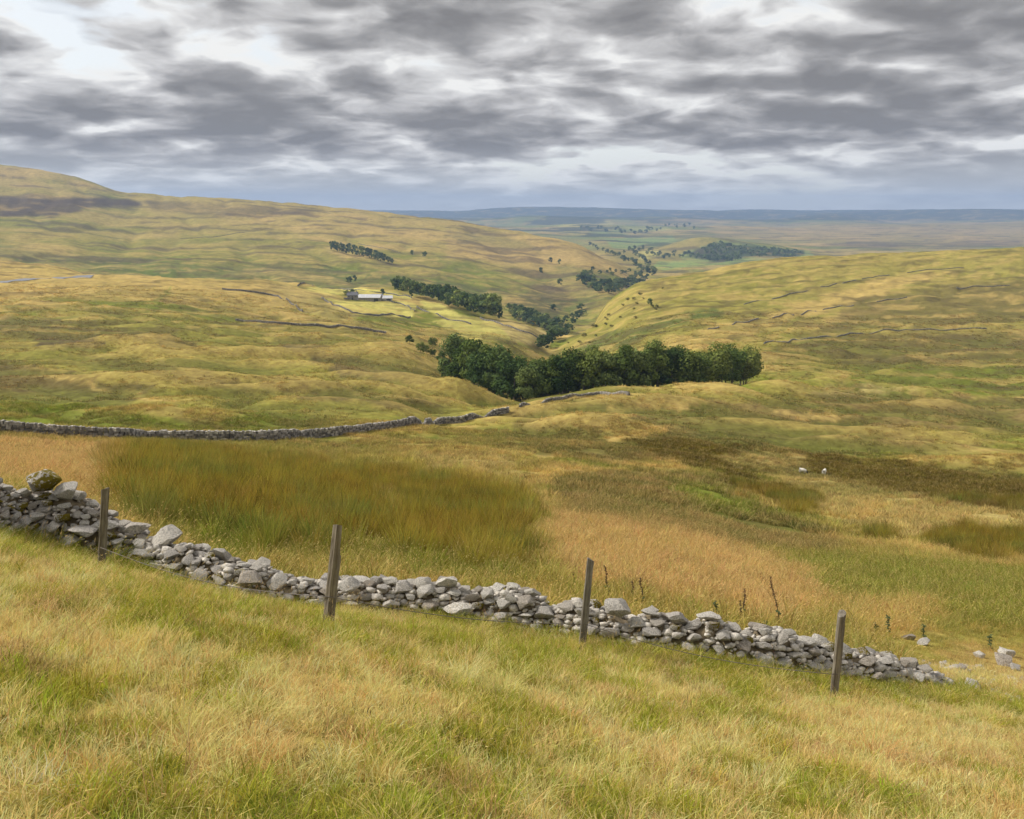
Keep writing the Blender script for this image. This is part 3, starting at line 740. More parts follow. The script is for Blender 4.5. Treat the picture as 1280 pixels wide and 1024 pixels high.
# the line of the tumbled wall: photo column, front foot row, height, width
WLINE = [(-90, 646, .66, 1.05), (-20, 655, .70, 1.1), (25, 667, .86, 1.2), (45, 675, 1.0, 1.25), (75, 687, .98, 1.3), (105, 695, .86, 1.3), (128, 699, .70, 1.25), (150, 704, .54, 1.1),
         (180, 709, .40, .95), (220, 722, .44, .95), (300, 749, .44, 1.0), (360, 757, .40, .95), (420, 762, .40, .9), (500, 768, .44, .8), (560, 773, .46, .8), (640, 783, .47, .8),
         (720, 800, .46, .8), (775, 806, .54, .8), (850, 818, .46, .8), (920, 830, .42, .85), (980, 838, .43, .9), (1050, 848, .44, .85), (1110, 856, .36, .8), (1150, 860, .26, .75), (1185, 862, .12, .6)]
wl = []
for u, v, H, W in WLINE:
    x, y, z = ground_px(u, v, 7.0)
    wl.append((x, y + W * 0.45, H * (1.0 if u < 140 else 1.12), W * (1.0 if u < 140 else 1.18), u))
wl = np.array(wl)
wl[1:-1, 1] = 0.25 * wl[:-2, 1] + 0.5 * wl[1:-1, 1] + 0.25 * wl[2:, 1]
seg = np.hypot(np.diff(wl[:, 0]), np.diff(wl[:, 1])); WS = np.concatenate([[0], np.cumsum(seg)])
def wall_at(s):
    return [np.interp(s, WS, wl[:, k]) for k in range(5)]
def wall_dir(s):
    x1, y1 = wall_at(s - .3)[:2]; x2, y2 = wall_at(s + .3)[:2]
    return math.atan2(y2 - y1, x2 - x1)
def wall_uv(x, y):
    """distance from the wall's line in wall widths, for keeping the grass out of it"""
    best = np.full(np.shape(x), 9.0)
    for k in range(len(wl) - 1):
        ax, ay = wl[k, :2]; bx, by = wl[k + 1, :2]
        t = np.clip(((x - ax) * (bx - ax) + (y - ay) * (by - ay)) / ((bx - ax) ** 2 + (by - ay) ** 2), 0, 1)
        dd = np.hypot(x - ax - t * (bx - ax), y - ay - t * (by - ay)) / (0.5 * (wl[k, 3] * (1 - t) + wl[k + 1, 3] * t))
        best = np.minimum(best, dd)
    return best
S_SPLIT = float(np.interp(152, wl[:, 4], WS))

def section(s):
    """cross-section of the wall as a line of (across, up) from its front foot over the top to the back"""
    x, y, H, W, u = wall_at(s)
    k_ = .45 if u < 170 else 1.0
    H = max(.05, H * (1 + k_ * (.30 * float(perlin(s * 1.3, 4.4)) + .26 * float(perlin(s * 3.4, 1.7)))))
    pts = np.array([(-W * .52, -.06), (-W * .44, H * .35), (-W * .30, H * .80), (-W * .10, H), (W * .16, H * .97), (W * .36, H * .62), (W * .52, -.04)])
    d = np.concatenate([[0], np.cumsum(np.hypot(*np.diff(pts, axis=0).T))])
    return pts, d
def build_rubble(root, s0, s1, count, seed, specials=()):
    r = random.Random(seed)
    ox, oy, oz = root.location
    dg = 0.012
    ns = int((s1 - s0) / dg) + 1; nw = int(2.6 / dg)
    secs = [section(s0 + i * 0.05) for i in range(int((s1 - s0) / .05) + 2)]
    def sec_at(s):
        return secs[min(max(int(round((s - s0) / .05)), 0), len(secs) - 1)]
    cover = np.zeros((ns, nw), bool)
    def frame(s, w):
        pts, d = sec_at(s)
        w = min(max(w, 0), d[-1] - 1e-3)
        t = np.interp(w, d, pts[:, 0]); z = np.interp(w, d, pts[:, 1])
        e = .06
        dt = np.interp(min(w + e, d[-1]), d, pts[:, 0]) - np.interp(max(w - e, 0), d, pts[:, 0]); dzz = np.interp(min(w + e, d[-1]), d, pts[:, 1]) - np.interp(max(w - e, 0), d, pts[:, 1])
        L = math.hypot(dt, dzz) + 1e-9
        return t, z, -dzz / L, dt / L          # outward normal (across, up)
    # core of earth and small fill, just under the stones
    vs, fs = [], []
    NCX = int((s1 - s0) / .09) + 2; NCT = 16
    for i in range(NCX):
        s = s0 + (s1 - s0) * i / (NCX - 1); x, y, H, W, _ = wall_at(s); a = wall_dir(s)
        pts, d = sec_at(s)
        for j in range(NCT):
            w = d[-1] * j / (NCT - 1); t, z, nt_, nz_ = frame(s, w)
            k = .07 + .04 * float(perlin(s * 7, w * 7 + 3))
            t -= nt_ * k; z -= nz_ * k
            X = x - math.sin(a) * t; Yq = y + math.cos(a) * t
            vs.append((X - ox, Yq - oy, hgt(X, Yq) + z - oz))
    for i in range(NCX - 1):
        for j in range(NCT - 1):
            q = i * NCT + j
            fs.append((q, q + NCT, q + NCT + 1, q + 1))
    link_mesh('core', mesh_from('core', vs, fs, True), EARTH, root)
    small = ([], [])
    def put(s, w, L, me, yaw, sink, as_part=True):
        t, z, nt_, nz_ = frame(s, w)
        x, y, H, W, _ = wall_at(s); a = wall_dir(s)
        dims = me['dims']
        out = L * (dims[2] * abs(nz_) + dims[1] * abs(nt_)) * (1 - sink)
        t += nt_ * (out - .05); z += nz_ * (out - .05)
        X = x - math.sin(a) * t; Yq = y + math.cos(a) * t
        loc = Vector((X - ox, Yq - oy, hgt(X, Yq) + z - oz))
        # laid roughly flat, tipped a little with the face they sit on
        rx = r.gauss(0, .13) - .35 * nt_ * nz_
        rot = Euler((rx, r.gauss(0, .12), a + yaw + r.choice((0, math.pi))))
        if as_part:
            o = link_mesh('stone', me, None, root); o.location = loc; o.rotation_euler = rot; o.scale = (L, L, L * r.uniform(.9, 1.15))
        else:
            M = Matrix.LocRotScale(loc, rot, Vector((L, L, L)))
            b0 = len(small[0])
            small[0].extend(M @ v.co for v in SMALLSTONE[r.randrange(len(SMALLSTONE))].vertices)
            small[1].extend([b0 + c for c in p.vertices] for p in SMALLSTONE[0].polygons)
    def ell(s, w, a, b):
        i0, i1 = max(0, int((s - a - s0) / dg)), min(ns, int((s + a - s0) / dg) + 1); j0, j1 = max(0, int((w - b) / dg)), min(nw, int((w + b) / dg) + 1)
        if i1 <= i0 or j1 <= j0: return None
        gi, gj = np.meshgrid((s0 + np.arange(i0, i1) * dg - s) / a, (np.arange(j0, j1) * dg - w) / b, indexing='ij')
        return slice(i0, i1), slice(j0, j1), (np.abs(gi) ** 2.6 + np.abs(gj) ** 2.6) < 1
    n = 0
    for u, f, L, me, yaw, sink in specials:
        s = float(np.interp(u, wl[:, 4], WS)); s = min(max(s, s0), s1); pts, d = sec_at(s); w = f * d[-1]
        L *= .74; put(s, w, L, me, yaw, sink); n += 1
        nz_ = abs(frame(s, w)[3]); e = ell(s, w, L * .92, L * (me['dims'][1] * nz_ + me['dims'][2] * (1 - nz_)) * .95)
        if e: cover[e[0], e[1]] |= e[2]
    sizes = [.14] * 4 + [.115] * 14 + [.097] * 40 + [.082] * 100 + [.069] * 150 + [.058] * 190 + [.049] * 220
    left = count - n; stuffn = 0
    for L0 in sizes:
        for _ in range(int(5 + (s1 - s0) * 2)):
            s = r.uniform(s0, s1); pts, d = sec_at(s)
            hs = np.interp(s, WS, wl[:, 2])
            L = L0 * r.uniform(.9, 1.12)
            if L > hs * .62: continue
            w = r.uniform(.02, .80) * d[-1]
            me = r.choice(STONES); nz_ = abs(frame(s, w)[3]); a_, b_ = L, L * (me['dims'][1] * nz_ + me['dims'][2] * (1 - nz_))
            e = ell(s, w, a_, b_)
            if e is None: continue
            c = cover[e[0], e[1]]
            if (c & e[2]).sum() > .16 * e[2].sum(): continue
            c |= e[2]
            if r.random() < .10: me = r.choice(MOSSY[:2])
            if left > 0:
                put(s, w, L, me, r.gauss(0, .16), r.uniform(.35, .6)); left -= 1
            else: put(s, w, L, me, r.gauss(0, .2), .5, False)
    # pinning stones in the gaps, too small to pick apart
    for _ in range(int(520 * (s1 - s0))):
        s = r.uniform(s0, s1); pts, d = sec_at(s); w = r.uniform(0, .86) * d[-1]
        i, j = int((s - s0) / dg), min(int(w / dg), nw - 1)
        if cover[i, j] and r.random() < .93: continue
        L = r.uniform(.03, .062)
        e = ell(s, w, L * .9, L * .6)
        if e: cover[e[0], e[1]] |= e[2]
        put(s, w, L, STONES[0], r.gauss(0, .6), r.uniform(.2, .6), False)
    # spill at the front foot
    for _ in range(int(34 * (s1 - s0))):
        s = r.uniform(s0, s1); put(s, 0.0, r.uniform(.02, .075), STONES[0], r.uniform(0, 3), r.uniform(-1.5, .3), False)
    ch = link_mesh('small_stones', mesh_from('small_stones', small[0], small[1], True), LIME, root); ch['kind'] = 'stuff'

x, y, H, W, _ = wall_at(S_SPLIT * 0.6)
heap = empty('ruined_wall_end', (x, y, hgt(x, y)), 'tall ruined end of the drystone wall with a mossy upright block on top', 'ruined wall')
x, y, H, W, _ = wall_at((S_SPLIT + WS[-1]) / 2)
low = empty('tumbled_wall', (x, y, hgt(x, y)), 'low tumbled drystone wall of pale limestone behind four leaning posts', 'stone wall')
HP = math.pi / 2
build_rubble(heap, 0.0, S_SPLIT, 225, 3, [
    (40, .24, .23, BIGSTONES[0], .1, .3), (100, .10, .24, BIGSTONES[1], .15, .3), (112, .20, .33, BIGSTONES[2], .15, .3), (132, .34, .34, BIGSTONES[4], .05, .1), (80, .16, .2, BIGSTONES[1], .1, .4), (64, .12, .16, BIGSTONES[1], .1, .3),
    (36, .48, .18, BIGSTONES[3], 1.3, -.25), (48, .42, .33, MOSSY[3], .6, -.12), (38, .45, .24, BIGSTONES[3], 1.1, .0), (44, .36, .2, MOSSY[2], .3, .3), (82, .42, .28, BIGSTONES[3], .3, .35), (86, .48, .17, STONES[5], .2, -.2), (98, .48, .18, STONES[7], .2, 0.0), (8, .45, .2, BIGSTONES[1], .1, .1), (-30, .45, .22, BIGSTONES[1], .1, .1)])
build_rubble(low, S_SPLIT, WS[-1], 292, 5, [
    (160, .45, .44, BIGSTONES[4], -.05, .0), (208, .46, .40, BIGSTONES[1], .1, .3), (200, .2, .2, BIGSTONES[2], .1, .3), (262, .5, .26, BIGSTONES[0], .2, .3), (232, .25, .18, BIGSTONES[0], .6, .3), (316, .2, .28, BIGSTONES[0], .1, .1), (312, .06, .30, BIGSTONES[4], 0, .1),
    (312, .5, .24, BIGSTONES[1], .2, .3), (345, .28, .24, BIGSTONES[1], .05, .3), (385, .10, .32, BIGSTONES[4], 0, .2), (448, .5, .25, BIGSTONES[2], -.3, .1), (440, .3, .25, BIGSTONES[1], .1, .3), (505, .36, .22, BIGSTONES[0], .1, .3), (528, .42, .2, BIGSTONES[3], .2, .3), (560, .42, .24, BIGSTONES[0], .3, .2),
    (490, .14, .2, BIGSTONES[1], .1, .3), (580, .16, .38, BIGSTONES[4], .0, .3), (622, .5, .22, BIGSTONES[1], .1, .1), (690, .3, .22, BIGSTONES[0], .1, .3), (668, .45, .2, BIGSTONES[1], .2, .2), (746, .5, .15, MOSSY[0], .3, -.9), (774, .38, .27, BIGSTONES[3], .4, .1), (733, .3, .16, STONES[2], .2, .3),
    (805, .3, .18, BIGSTONES[0], .2, .3), (850, .45, .26, BIGSTONES[1], .2, .3), (892, .45, .24, BIGSTONES[2], .1, .3), (960, .5, .28, BIGSTONES[4], .1, .2), (1005, .4, .24, BIGSTONES[2], .1, .3), (1030, .48, .2, BIGSTONES[1], .4, .3), (1062, .5, .22, BIGSTONES[0], .5, .2), (1080, .3, .26, BIGSTONES[4], .1, .3), (1085, .12, .2, BIGSTONES[1], .1, .4)])

# loose stones past the low end of the wall
LOOSE = [(1135, 800, .16, 'flat pale stone lying in the grass beyond the wall end'), (1154, 806, .15, 'small white stone lying right of the flat pale stone'),
         (1254, 832, .24, 'pale slab of stone lying by the right edge'), (1258, 820, .20, 'dark grey stone lying behind the pale slab'), (1204, 840, .16, 'white stone half sunk in bleached grass right of the wall end'),
         (1224, 822, .13, 'pinkish stone lying left of the dark grey stone'), (1192, 838, .13, 'small rounded stone nearest the low end of the wall'), (1270, 838, .12, 'small pale stone touching the right edge of the view'),
         (1216, 862, .15, 'low grey stone sunk in turf below the white stone')]
LOOSE_XY = []
for k, (u, v, L, lab) in enumerate(LOOSE):
    x, y, z = ground_px(u, v, 8.0)
    o = link_mesh('loose_stone', (BIGSTONES + STONES)[(k * 3) % 12], None)
    o.location = (x, y, z + L * .42); LOOSE_XY.append((x, y)); o.scale = (L, L, L); o.rotation_euler = (.1, -.1, k * 1.1)
    tag(o, lab, 'stone', 'loose stones past the wall end')

# ------------------------------------------------------------------ fence posts and the slack wire
def wood_material():
    m, t = new_mat('weathered_post_wood')
    tc = t.n('ShaderNodeTexCoord').outputs['Object']
    st = t.vmath('MULTIPLY', tc, (26.0, 26.0, 1.6))
    n1 = t.noise(st, 1.0, 6, 0.65); n2 = t.noise(tc, 5.0, 4, 0.6)
    c = t.ramp(n1, [(0.3, (0.085, 0.066, 0.046)), (0.5, (0.20, 0.165, 0.118)), (0.75, (0.36, 0.315, 0.24))])
    c = t.mix(t.maprange(n2, 0.55, 0.7, 0, .5), c, (0.16, 0.16, 0.09))
    oi = t.n('ShaderNodeObjectInfo').outputs['Random']
    hs = t.n('ShaderNodeHueSaturation'); t.link(c, hs.inputs['Color']); t.put(hs.inputs['Saturation'], t.maprange(oi, 0, 1, .35, .95)); t.put(hs.inputs['Value'], t.maprange(n2, .3, .7, .75, 1.25)); c = hs.outputs[0]
    bp = t.n('ShaderNodeBump'); bp.inputs['Strength'].default_value = 1.0; bp.inputs['Distance'].default_value = 0.016; t.put(bp.inputs['Height'], n1)
    finish(t, c, 0.85, bp.outputs[0], 0.2)
    return m
WOOD = wood_material()
def post_mesh(seed, h, r0, r1, notch):
    r = random.Random(seed); N, K = 14, 12
    vs, fs = [], []
    ph = [r.uniform(-.012, .012) for _ in range(N)]
    crack = r.randrange(N)
    for k in range(K + 1):
        f = k / K; z = -0.35 + (h + 0.35) * f; rad = r0 + (r1 - r0) * f
        for i in range(N):
            a = 2 * math.pi * i / N
            sq = rad / max(abs(math.cos(a)), abs(math.sin(a))) ** 0.35
            d = sq + ph[i] + r.uniform(-.004, .004)
            if i == crack: d *= 0.72
            if notch and f > 0.80 and math.cos(a) > 0.1: d *= 0.22
            zz = z + (0.03 * math.cos(a + seed) if k == K else 0)
            vs.append((d * math.cos(a), d * math.sin(a), zz))
    for k in range(K):
        for i in range(N):
            fs.append((k * N + i, k * N + (i + 1) % N, (k + 1) * N + (i + 1) % N, (k + 1) * N + i))
    fs.append(tuple(range(K * N, K * N + N)))
    return mesh_from('fence_post', vs, fs)
POSTS = [((127, 712), (132, 611), .052, .047, False, 'grey leaning fence post in front of the tall ruined wall end'),
         ((410, 779), (423, 657), .066, .055, True, 'tallest leaning fence post with a split notched top and dark foot'),
         ((727, 810), (738, 699), .058, .052, False, 'leaning fence post beside the big square block in the wall'),
         ((1042, 872), (1052, 767), .054, .050, False, 'fence post standing nearest the low right end of the wall')]
post_xyz = []
for k, ((u, v), (ut, vt), r0, r1, notch, lab) in enumerate(POSTS):
    x, y, z = ground_px(u, v, 7.0)
    tx, ty, tz = at(ut, vt, y - 0.02)
    top = Vector((tx, ty, tz + EYE)); base = Vector((x, y, z))
    ax = top - base
    o = link_mesh('fence_post', post_mesh(k + 2, ax.length, r0, r1, notch), WOOD)
    o.location = base; o.rotation_euler = ax.to_track_quat('Z', 'Y').to_euler()
    tag(o, lab, 'fence post', 'leaning fence posts along the tumbled wall')
    post_xyz.append((base, ax))
def tube(name, pts, rad, mat, parent=None, n=6):
    vs, fs = [], []
    pts = [Vector(p) for p in pts]
    for i, p in enumerate(pts):
        d = (pts[min(i + 1, len(pts) - 1)] - pts[max(i - 1, 0)]).normalized()
        q = d.to_track_quat('Z', 'Y').to_matrix()
        rr = rad[i] if isinstance(rad, (list, tuple)) else rad
        for k in range(n):
            a = 2 * math.pi * k / n
            vs.append(p + q @ Vector((math.cos(a) * rr, math.sin(a) * rr, 0)))
        if i:
            for k in range(n):
                fs.append(((i - 1) * n + k, (i - 1) * n + (k + 1) % n, i * n + (k + 1) % n, i * n + k))
    fs.append(tuple(range(n - 1, -1, -1))); fs.append(tuple(range((len(pts) - 1) * n, len(pts) * n)))
    return link_mesh(name, mesh_from(name, vs, fs, True), mat, parent)
WIRE = plain('rusty_wire', (0.16, 0.14, 0.125), 0.6, 0.3, 9)
pts = []
for k in range(3):
    a, b = post_xyz[k], post_xyz[k + 1]
    p = a[0] + a[1] * 0.30; q = b[0] + b[1] * 0.30
    for i in range(12):
        f = i / 12
        m_ = p.lerp(q, f); m_.z -= 0.16 * math.sin(math.pi * f) * (1.0, .6, .8)[k]; m_.y -= .07
        m_.z = max(m_.z, hgt(m_.x, m_.y) + .12)
        pts.append(m_)
pts.append(post_xyz[3][0] + post_xyz[3][1] * .3 + Vector((0, -.07, 0)))
tag(tube('fence_wire', pts, 0.0045, WIRE), 'thin slack strand of rusty wire strung low between the fence posts', 'wire')
# ------------------------------------------------------------------ field walls farther off
def far_wall_material(name, base):
    m, t = new_mat(name)
    a = t.n('ShaderNodeAttribute', attribute_name='tint')
    n1 = t.noise(t.n('ShaderNodeTexCoord').outputs['Object'], 3.0, 5, 0.6)
    b = np.array(base)
    c = t.ramp(a.outputs['Fac'], [(0.0, tuple(b * .38)), (0.4, tuple(b * .75)), (0.75, tuple(b * 1.1)), (1.0, tuple(b * 1.7))])
    hs = t.n('ShaderNodeHueSaturation'); t.link(c, hs.inputs['Color']); t.put(hs.inputs['Value'], t.maprange(n1, .3, .7, .6, 1.4))
    finish(t, hs.outputs[0], .92, None, .1)
    return m
FARSTONE = far_wall_material('weathered_wall_stone', (0.235, 0.215, 0.19))
TINTS = []
def wall_course_mesh(pts, h, w, course, seed, ox, oy, oz, cap=True, gaps=0.0):
    """stones of a standing drystone wall along a line of ground points: (verts, faces) of the courses and of the cope"""
    r = random.Random(seed)
    P_ = np.array(pts); sg_ = np.hypot(*np.diff(P_[:, :2], axis=0).T); S = np.concatenate([[0], np.cumsum(sg_)])
    out = []
    def box(vs, fs, s, L, t0, t1, z0, z1):
        x = np.interp(s, S, P_[:, 0]); y = np.interp(s, S, P_[:, 1])
        x2 = np.interp(s + .5, S, P_[:, 0]); y2 = np.interp(s + .5, S, P_[:, 1]); x1 = np.interp(s - .5, S, P_[:, 0]); y1 = np.interp(s - .5, S, P_[:, 1])
        a = math.atan2(y2 - y1, x2 - x1); ca, sa = math.cos(a), math.sin(a)
        g = hgt(x, y); b0 = len(vs); j = 0.12 * L
        for (e, t, z) in ((-1, t0, z0), (1, t0, z0), (1, t1, z0), (-1, t1, z0), (-1, t0, z1), (1, t0, z1), (1, t1, z1), (-1, t1, z1)):
            l = e * L * .5 * r.uniform(.86, 1.0) ; tt = t + r.uniform(-j, j); zz = z + r.uniform(-j, j) * .5
            vs.append((x + ca * l - sa * tt - ox, y + sa * l + ca * tt - oy, g + zz - oz))
        for f in ((4, 5, 6, 7), (0, 1, 5, 4), (1, 2, 6, 5), (2, 3, 7, 6), (3, 0, 4, 7)): fs.append([b0 + c for c in f])
        TINTS.append(r.random())
    TINTS.clear()
    vs, fs = [], []
    z = -0.25; n = max(2, int(round((h + .25) / course)))
    for k in range(n):
        ww = w * (1 - 0.3 * k / n); s = r.uniform(0, .2)
        while s < S[-1]:
            L = course * r.uniform(1.2, 2.4)
            if gaps and perlin(s / 22.0 + seed, 3.3) > .42 - gaps * (k + 1) / n: s += L; continue
            box(vs, fs, s, L, -ww / 2 - r.uniform(0, .06), ww / 2 + r.uniform(0, .06), z, z + course * r.uniform(.95, 1.08))
            s += L
        z += course
    n_body = len(TINTS)
    cv, cf = [], []
    if cap:
        s = 0
        while s < S[-1]:
            L = course * r.uniform(.55, 1.1)
            if gaps and perlin(s / 22.0 + seed, 3.3) > .42 - gaps: s += L; continue
            box(cv, cf, s, L, -w * .36, w * .36, z, z + course * r.uniform(1.0, 1.7)); s += L
    return vs, fs, cv, cf, TINTS[:n_body], TINTS[n_body:]
def field_wall(name, px, h, w, course, lab, yrange, seed, cap=True, smooth=True, step=6.0, cat='stone wall', group='drystone walls on the hillsides', gaps=0.0):
    px = np.array(px, float)
    d = np.concatenate([[0], np.cumsum(np.hypot(*np.diff(px, axis=0).T))])
    pts = []
    for t in np.arange(0, d[-1] + .1, step):
        x, y, z = ground_px(np.interp(t, d, px[:, 0]), np.interp(t, d, px[:, 1]), *yrange)
        pts.append((x, y))
    pts = np.array(pts)
    if smooth and len(pts) > 4:
        for _ in range(6): pts[1:-1] = .25 * pts[:-2] + .5 * pts[1:-1] + .25 * pts[2:]
    c = pts[len(pts) // 2]
    root = empty(name, (c[0], c[1], hgt(*c)), lab, cat, group)
    vs, fs, cv, cf, t1, t2 = wall_course_mesh(pts, h, w, course, seed, *root.location, cap, gaps)
    def tinted(nm, v_, f_, tt):
        me = mesh_from(nm, v_, f_); me.attributes.new('tint', 'FLOAT', 'POINT').data.foreach_set('value', np.repeat(tt, 8).astype(np.float32)); return me
    b = link_mesh('courses', tinted('courses', vs, fs, t1), FARSTONE, root); b['kind'] = 'stuff'
    if cap:
        k = link_mesh('cope_stones', tinted('cope_stones', cv, cf, t2), COPE, root); k['kind'] = 'stuff'
    return root, pts
COPE = far_wall_material('cope_stone', (0.33, 0.31, 0.28))
field_wall('boundary_wall', [(-60, 534), (0, 540), (60, 545), (120, 548.5), (200, 551), (300, 552), (360, 550), (420, 545), (470, 539), (520, 532), (545, 528), (575, 529), (590, 526), (605, 521), (622, 518), (640, 515)], 1.0, .6, .24,
           'long drystone boundary wall across the hollow beyond the rush bed', (60, 290), 1, step=5, group=None)
field_wall('wood_wall', [(650, 509), (680, 503), (720, 496), (748, 492), (770, 493), (792, 495)], 0.5, .5, .22, 'low wall along the foot of the valley wood', (120, 300), 3, group=None)
FW = [([(295, 401), (340, 405), (400, 409), (440, 409), (487, 418)], 'long dark wall crossing the pale slope below the farm', (300, 900)),
      ([(278, 362), (320, 367), (355, 370), (366, 379), (380, 391)], 'short crooked wall left of the farm fields', (300, 1050)),
      ([(372, 358), (430, 362), (480, 366), (516, 373)], 'wall along the top of the strip field behind the farm', (600, 1050)),
      ([(402, 373), (415, 380), (432, 391), (446, 393), (470, 391), (497, 397), (515, 397)], 'curving wall along the lower edge of the yellow farm field', (500, 1050)),
      ([(430, 374), (505, 378), (521, 383), (515, 397)], 'wall between the farmstead and the yellow field', (500, 1050)),
      ([(521, 384), (545, 396), (570, 401), (590, 406)], 'wall below the second yellow field right of the farm', (500, 1050)),
      ([(600, 398), (628, 406), (650, 414), (672, 422), (690, 436)], 'wall descending the golden spur to the valley bottom', (500, 1000)),
      ([(955, 430), (1000, 424), (1070, 418), (1110, 414), (1180, 412), (1238, 411)], 'dark wall across the right-hand hill above the wood', (280, 1000)),
      ([(930, 381), (985, 369), (1060, 352), (1110, 344), (1150, 338), (1210, 335)], 'uppermost long wall on the right-hand hill', (280, 1050)),
      ([(885, 412), (940, 400), (990, 394), (1060, 382), (1140, 371)], 'broken wall slanting up the middle of the right-hand hill', (280, 1050)),
      ([(1180, 362), (1230, 358), (1290, 356)], 'short wall near the right edge under the hilltop', (280, 1050)),
      ([(225, 299), (280, 295), (310, 290)], 'faint wall high on the left-hand hill', (1100, 3000)),
      ([(448, 305), (480, 312), (505, 317)], 'wall on the hill beside the upper plantation', (1100, 3000))]
for k, (px, lab, yr) in enumerate(FW):
    far = yr[0] > 1000
    field_wall('field_wall', px, 1.2 if far else (.38 if k > 6 else .8), .8 if far else (.45 if k > 6 else .6), .6 if far else .28, lab, yr, 10 + k, cap=not far, step=9, gaps=(.12 if 7 < k < 11 else 0.0))

# a hill road on the left
def ribbon(name, px, width, mat, yr, lift):
    px = np.array(px, float); d = np.concatenate([[0], np.cumsum(np.hypot(*np.diff(px, axis=0).T))])
    pts = np.array([ground_px(np.interp(t, d, px[:, 0]), np.interp(t, d, px[:, 1]), *yr)[:2] for t in np.arange(0, d[-1], 6)])
    for _ in range(6): pts[1:-1] = .25 * pts[:-2] + .5 * pts[1:-1] + .25 * pts[2:]
    vs, fs = [], []
    for i, p in enumerate(pts):
        a = pts[min(i + 1, len(pts) - 1)] - pts[max(i - 1, 0)]; a = a / (np.linalg.norm(a) + 1e-9); nrm = np.array((-a[1], a[0]))
        for s in (-1, -.33, .33, 1):
            q = p + nrm * s * width / 2; vs.append((q[0], q[1], hgt(*q) + lift))
        if i:
            for k in range(3): b = (i - 1) * 4 + k; fs.append((b, b + 1, b + 5, b + 4))
    o = link_mesh(name, mesh_from(name, vs, fs, True), mat); o['kind'] = 'structure'
ribbon('hill_road', [(-40, 358), (0, 353), (40, 349), (80, 347), (118, 346)], 9, plain('road_chippings', (0.24, 0.24, 0.25), .9, .15, 1.0), (350, 1000), .35)

# ------------------------------------------------------------------ trees
def leaf_material(name, c1, c2):
    m, t = new_mat(name)
    a = t.n('ShaderNodeAttribute', attribute_name='tint')
    oi = t.n('ShaderNodeObjectInfo')
    c = t.mix(a.outputs['Fac'], c1, c2)
    hs = t.n('ShaderNodeHueSaturation'); t.link(c, hs.inputs['Color'])
    t.put(hs.inputs['Value'], t.maprange(oi.outputs['Random'], 0, 1, .6, 1.7))
    t.put(hs.inputs['Hue'], t.maprange(oi.outputs['Random'], 0, 1, .53, .475))
    d = t.n('ShaderNodeBsdfDiffuse'); t.link(hs.outputs[0], d.inputs['Color'])
    tr = t.n('ShaderNodeBsdfTranslucent'); t.link(hs.outputs[0], tr.inputs['Color'])
    mx = t.n('ShaderNodeMixShader'); mx.inputs[0].default_value = .22
    t.link(d.outputs[0], mx.inputs[1]); t.link(tr.outputs[0], mx.inputs[2])
    o = t.n('ShaderNodeOutputMaterial'); t.link(mx.outputs[0], o.inputs[0])
    return m
LEAF = leaf_material('broad_leaves', (0.085, 0.120, 0.026), (0.185, 0.225, 0.060))
LEAF_DARK = leaf_material('dark_leaves', (0.050, 0.084, 0.027), (0.135, 0.180, 0.056))
LEAF_DRY = leaf_material('olive_leaves', (0.13, 0.13, 0.035), (0.24, 0.22, 0.075))
BARK = plain('bark', (0.14, 0.125, 0.105), .9, .35, 4)
def crown_mesh(seed, H, R, base, leaf, nl, per, slim=1.0):
    """clumps of leaf-sized faces spread through lobes of a crown of height H, radius R that starts at height base*H"""
    r = np.random.default_rng(seed)
    vs, tint = [], []
    zc = H * (base + 1) / 2; hz_ = H * (1 - base) / 2
    lobes = []
    for k in range(nl):
        d = r.normal(size=3); d /= np.linalg.norm(d)
        if d[2] < -.75: d[2] *= -.6
        f = r.uniform(.55, .82)
        c = np.array((d[0] * R * f, d[1] * R * f, zc + d[2] * hz_ * f))
        lobes.append((c, R * r.uniform(.32, .50) * (1.12 if d[2] > 0 else .95), r.uniform(0, 1)))
    for c, lr, lt in lobes:
        n = int(per * r.uniform(.75, 1.25))
        d = r.normal(size=(n, 3)); d /= np.linalg.norm(d, axis=1)[:, None]
        rad = lr * r.uniform(.62, 1.08, n) * (1 + .25 * fbm(d[:, 0] * 2.3 + seed, d[:, 1] * 2.3 + d[:, 2] * 2, 2))
        p = c + d * rad[:, None] * np.array((1, 1, .82))
        nn = d + r.normal(size=(n, 3)) * .38; nn[:, 2] += .22; nn /= np.linalg.norm(nn, axis=1)[:, None]
        up = r.normal(size=(n, 3)); a = np.cross(nn, up); a /= np.linalg.norm(a, axis=1)[:, None] + 1e-9; b = np.cross(nn, a)
        s = (leaf * r.uniform(.6, 1.35, n))[:, None]
        q = np.stack([p - a * s * .9, p - b * s * .55 + nn * s * .15, p + a * s, p + b * s * .6 - nn * s * .12], 1)
        vs.append(q.reshape(-1, 3)); tint.append(np.repeat(np.clip(.25 * lt + r.uniform(.0, .75, n), 0, 1), 4))
    V = np.concatenate(vs); T_ = np.concatenate(tint)
    me = bpy.data.meshes.new('crown')
    nf = len(V) // 4
    me.vertices.add(len(V)); me.vertices.foreach_set('co', V.ravel().astype(np.float32))
    me.loops.add(nf * 4); me.loops.foreach_set('vertex_index', np.arange(nf * 4, dtype=np.int32))
    me.polygons.add(nf); me.polygons.foreach_set('loop_start', np.arange(0, nf * 4, 4, dtype=np.int32))
    me.update()
    at_ = me.attributes.new('tint', 'FLOAT', 'POINT'); at_.data.foreach_set('value', T_.astype(np.float32))
    return me
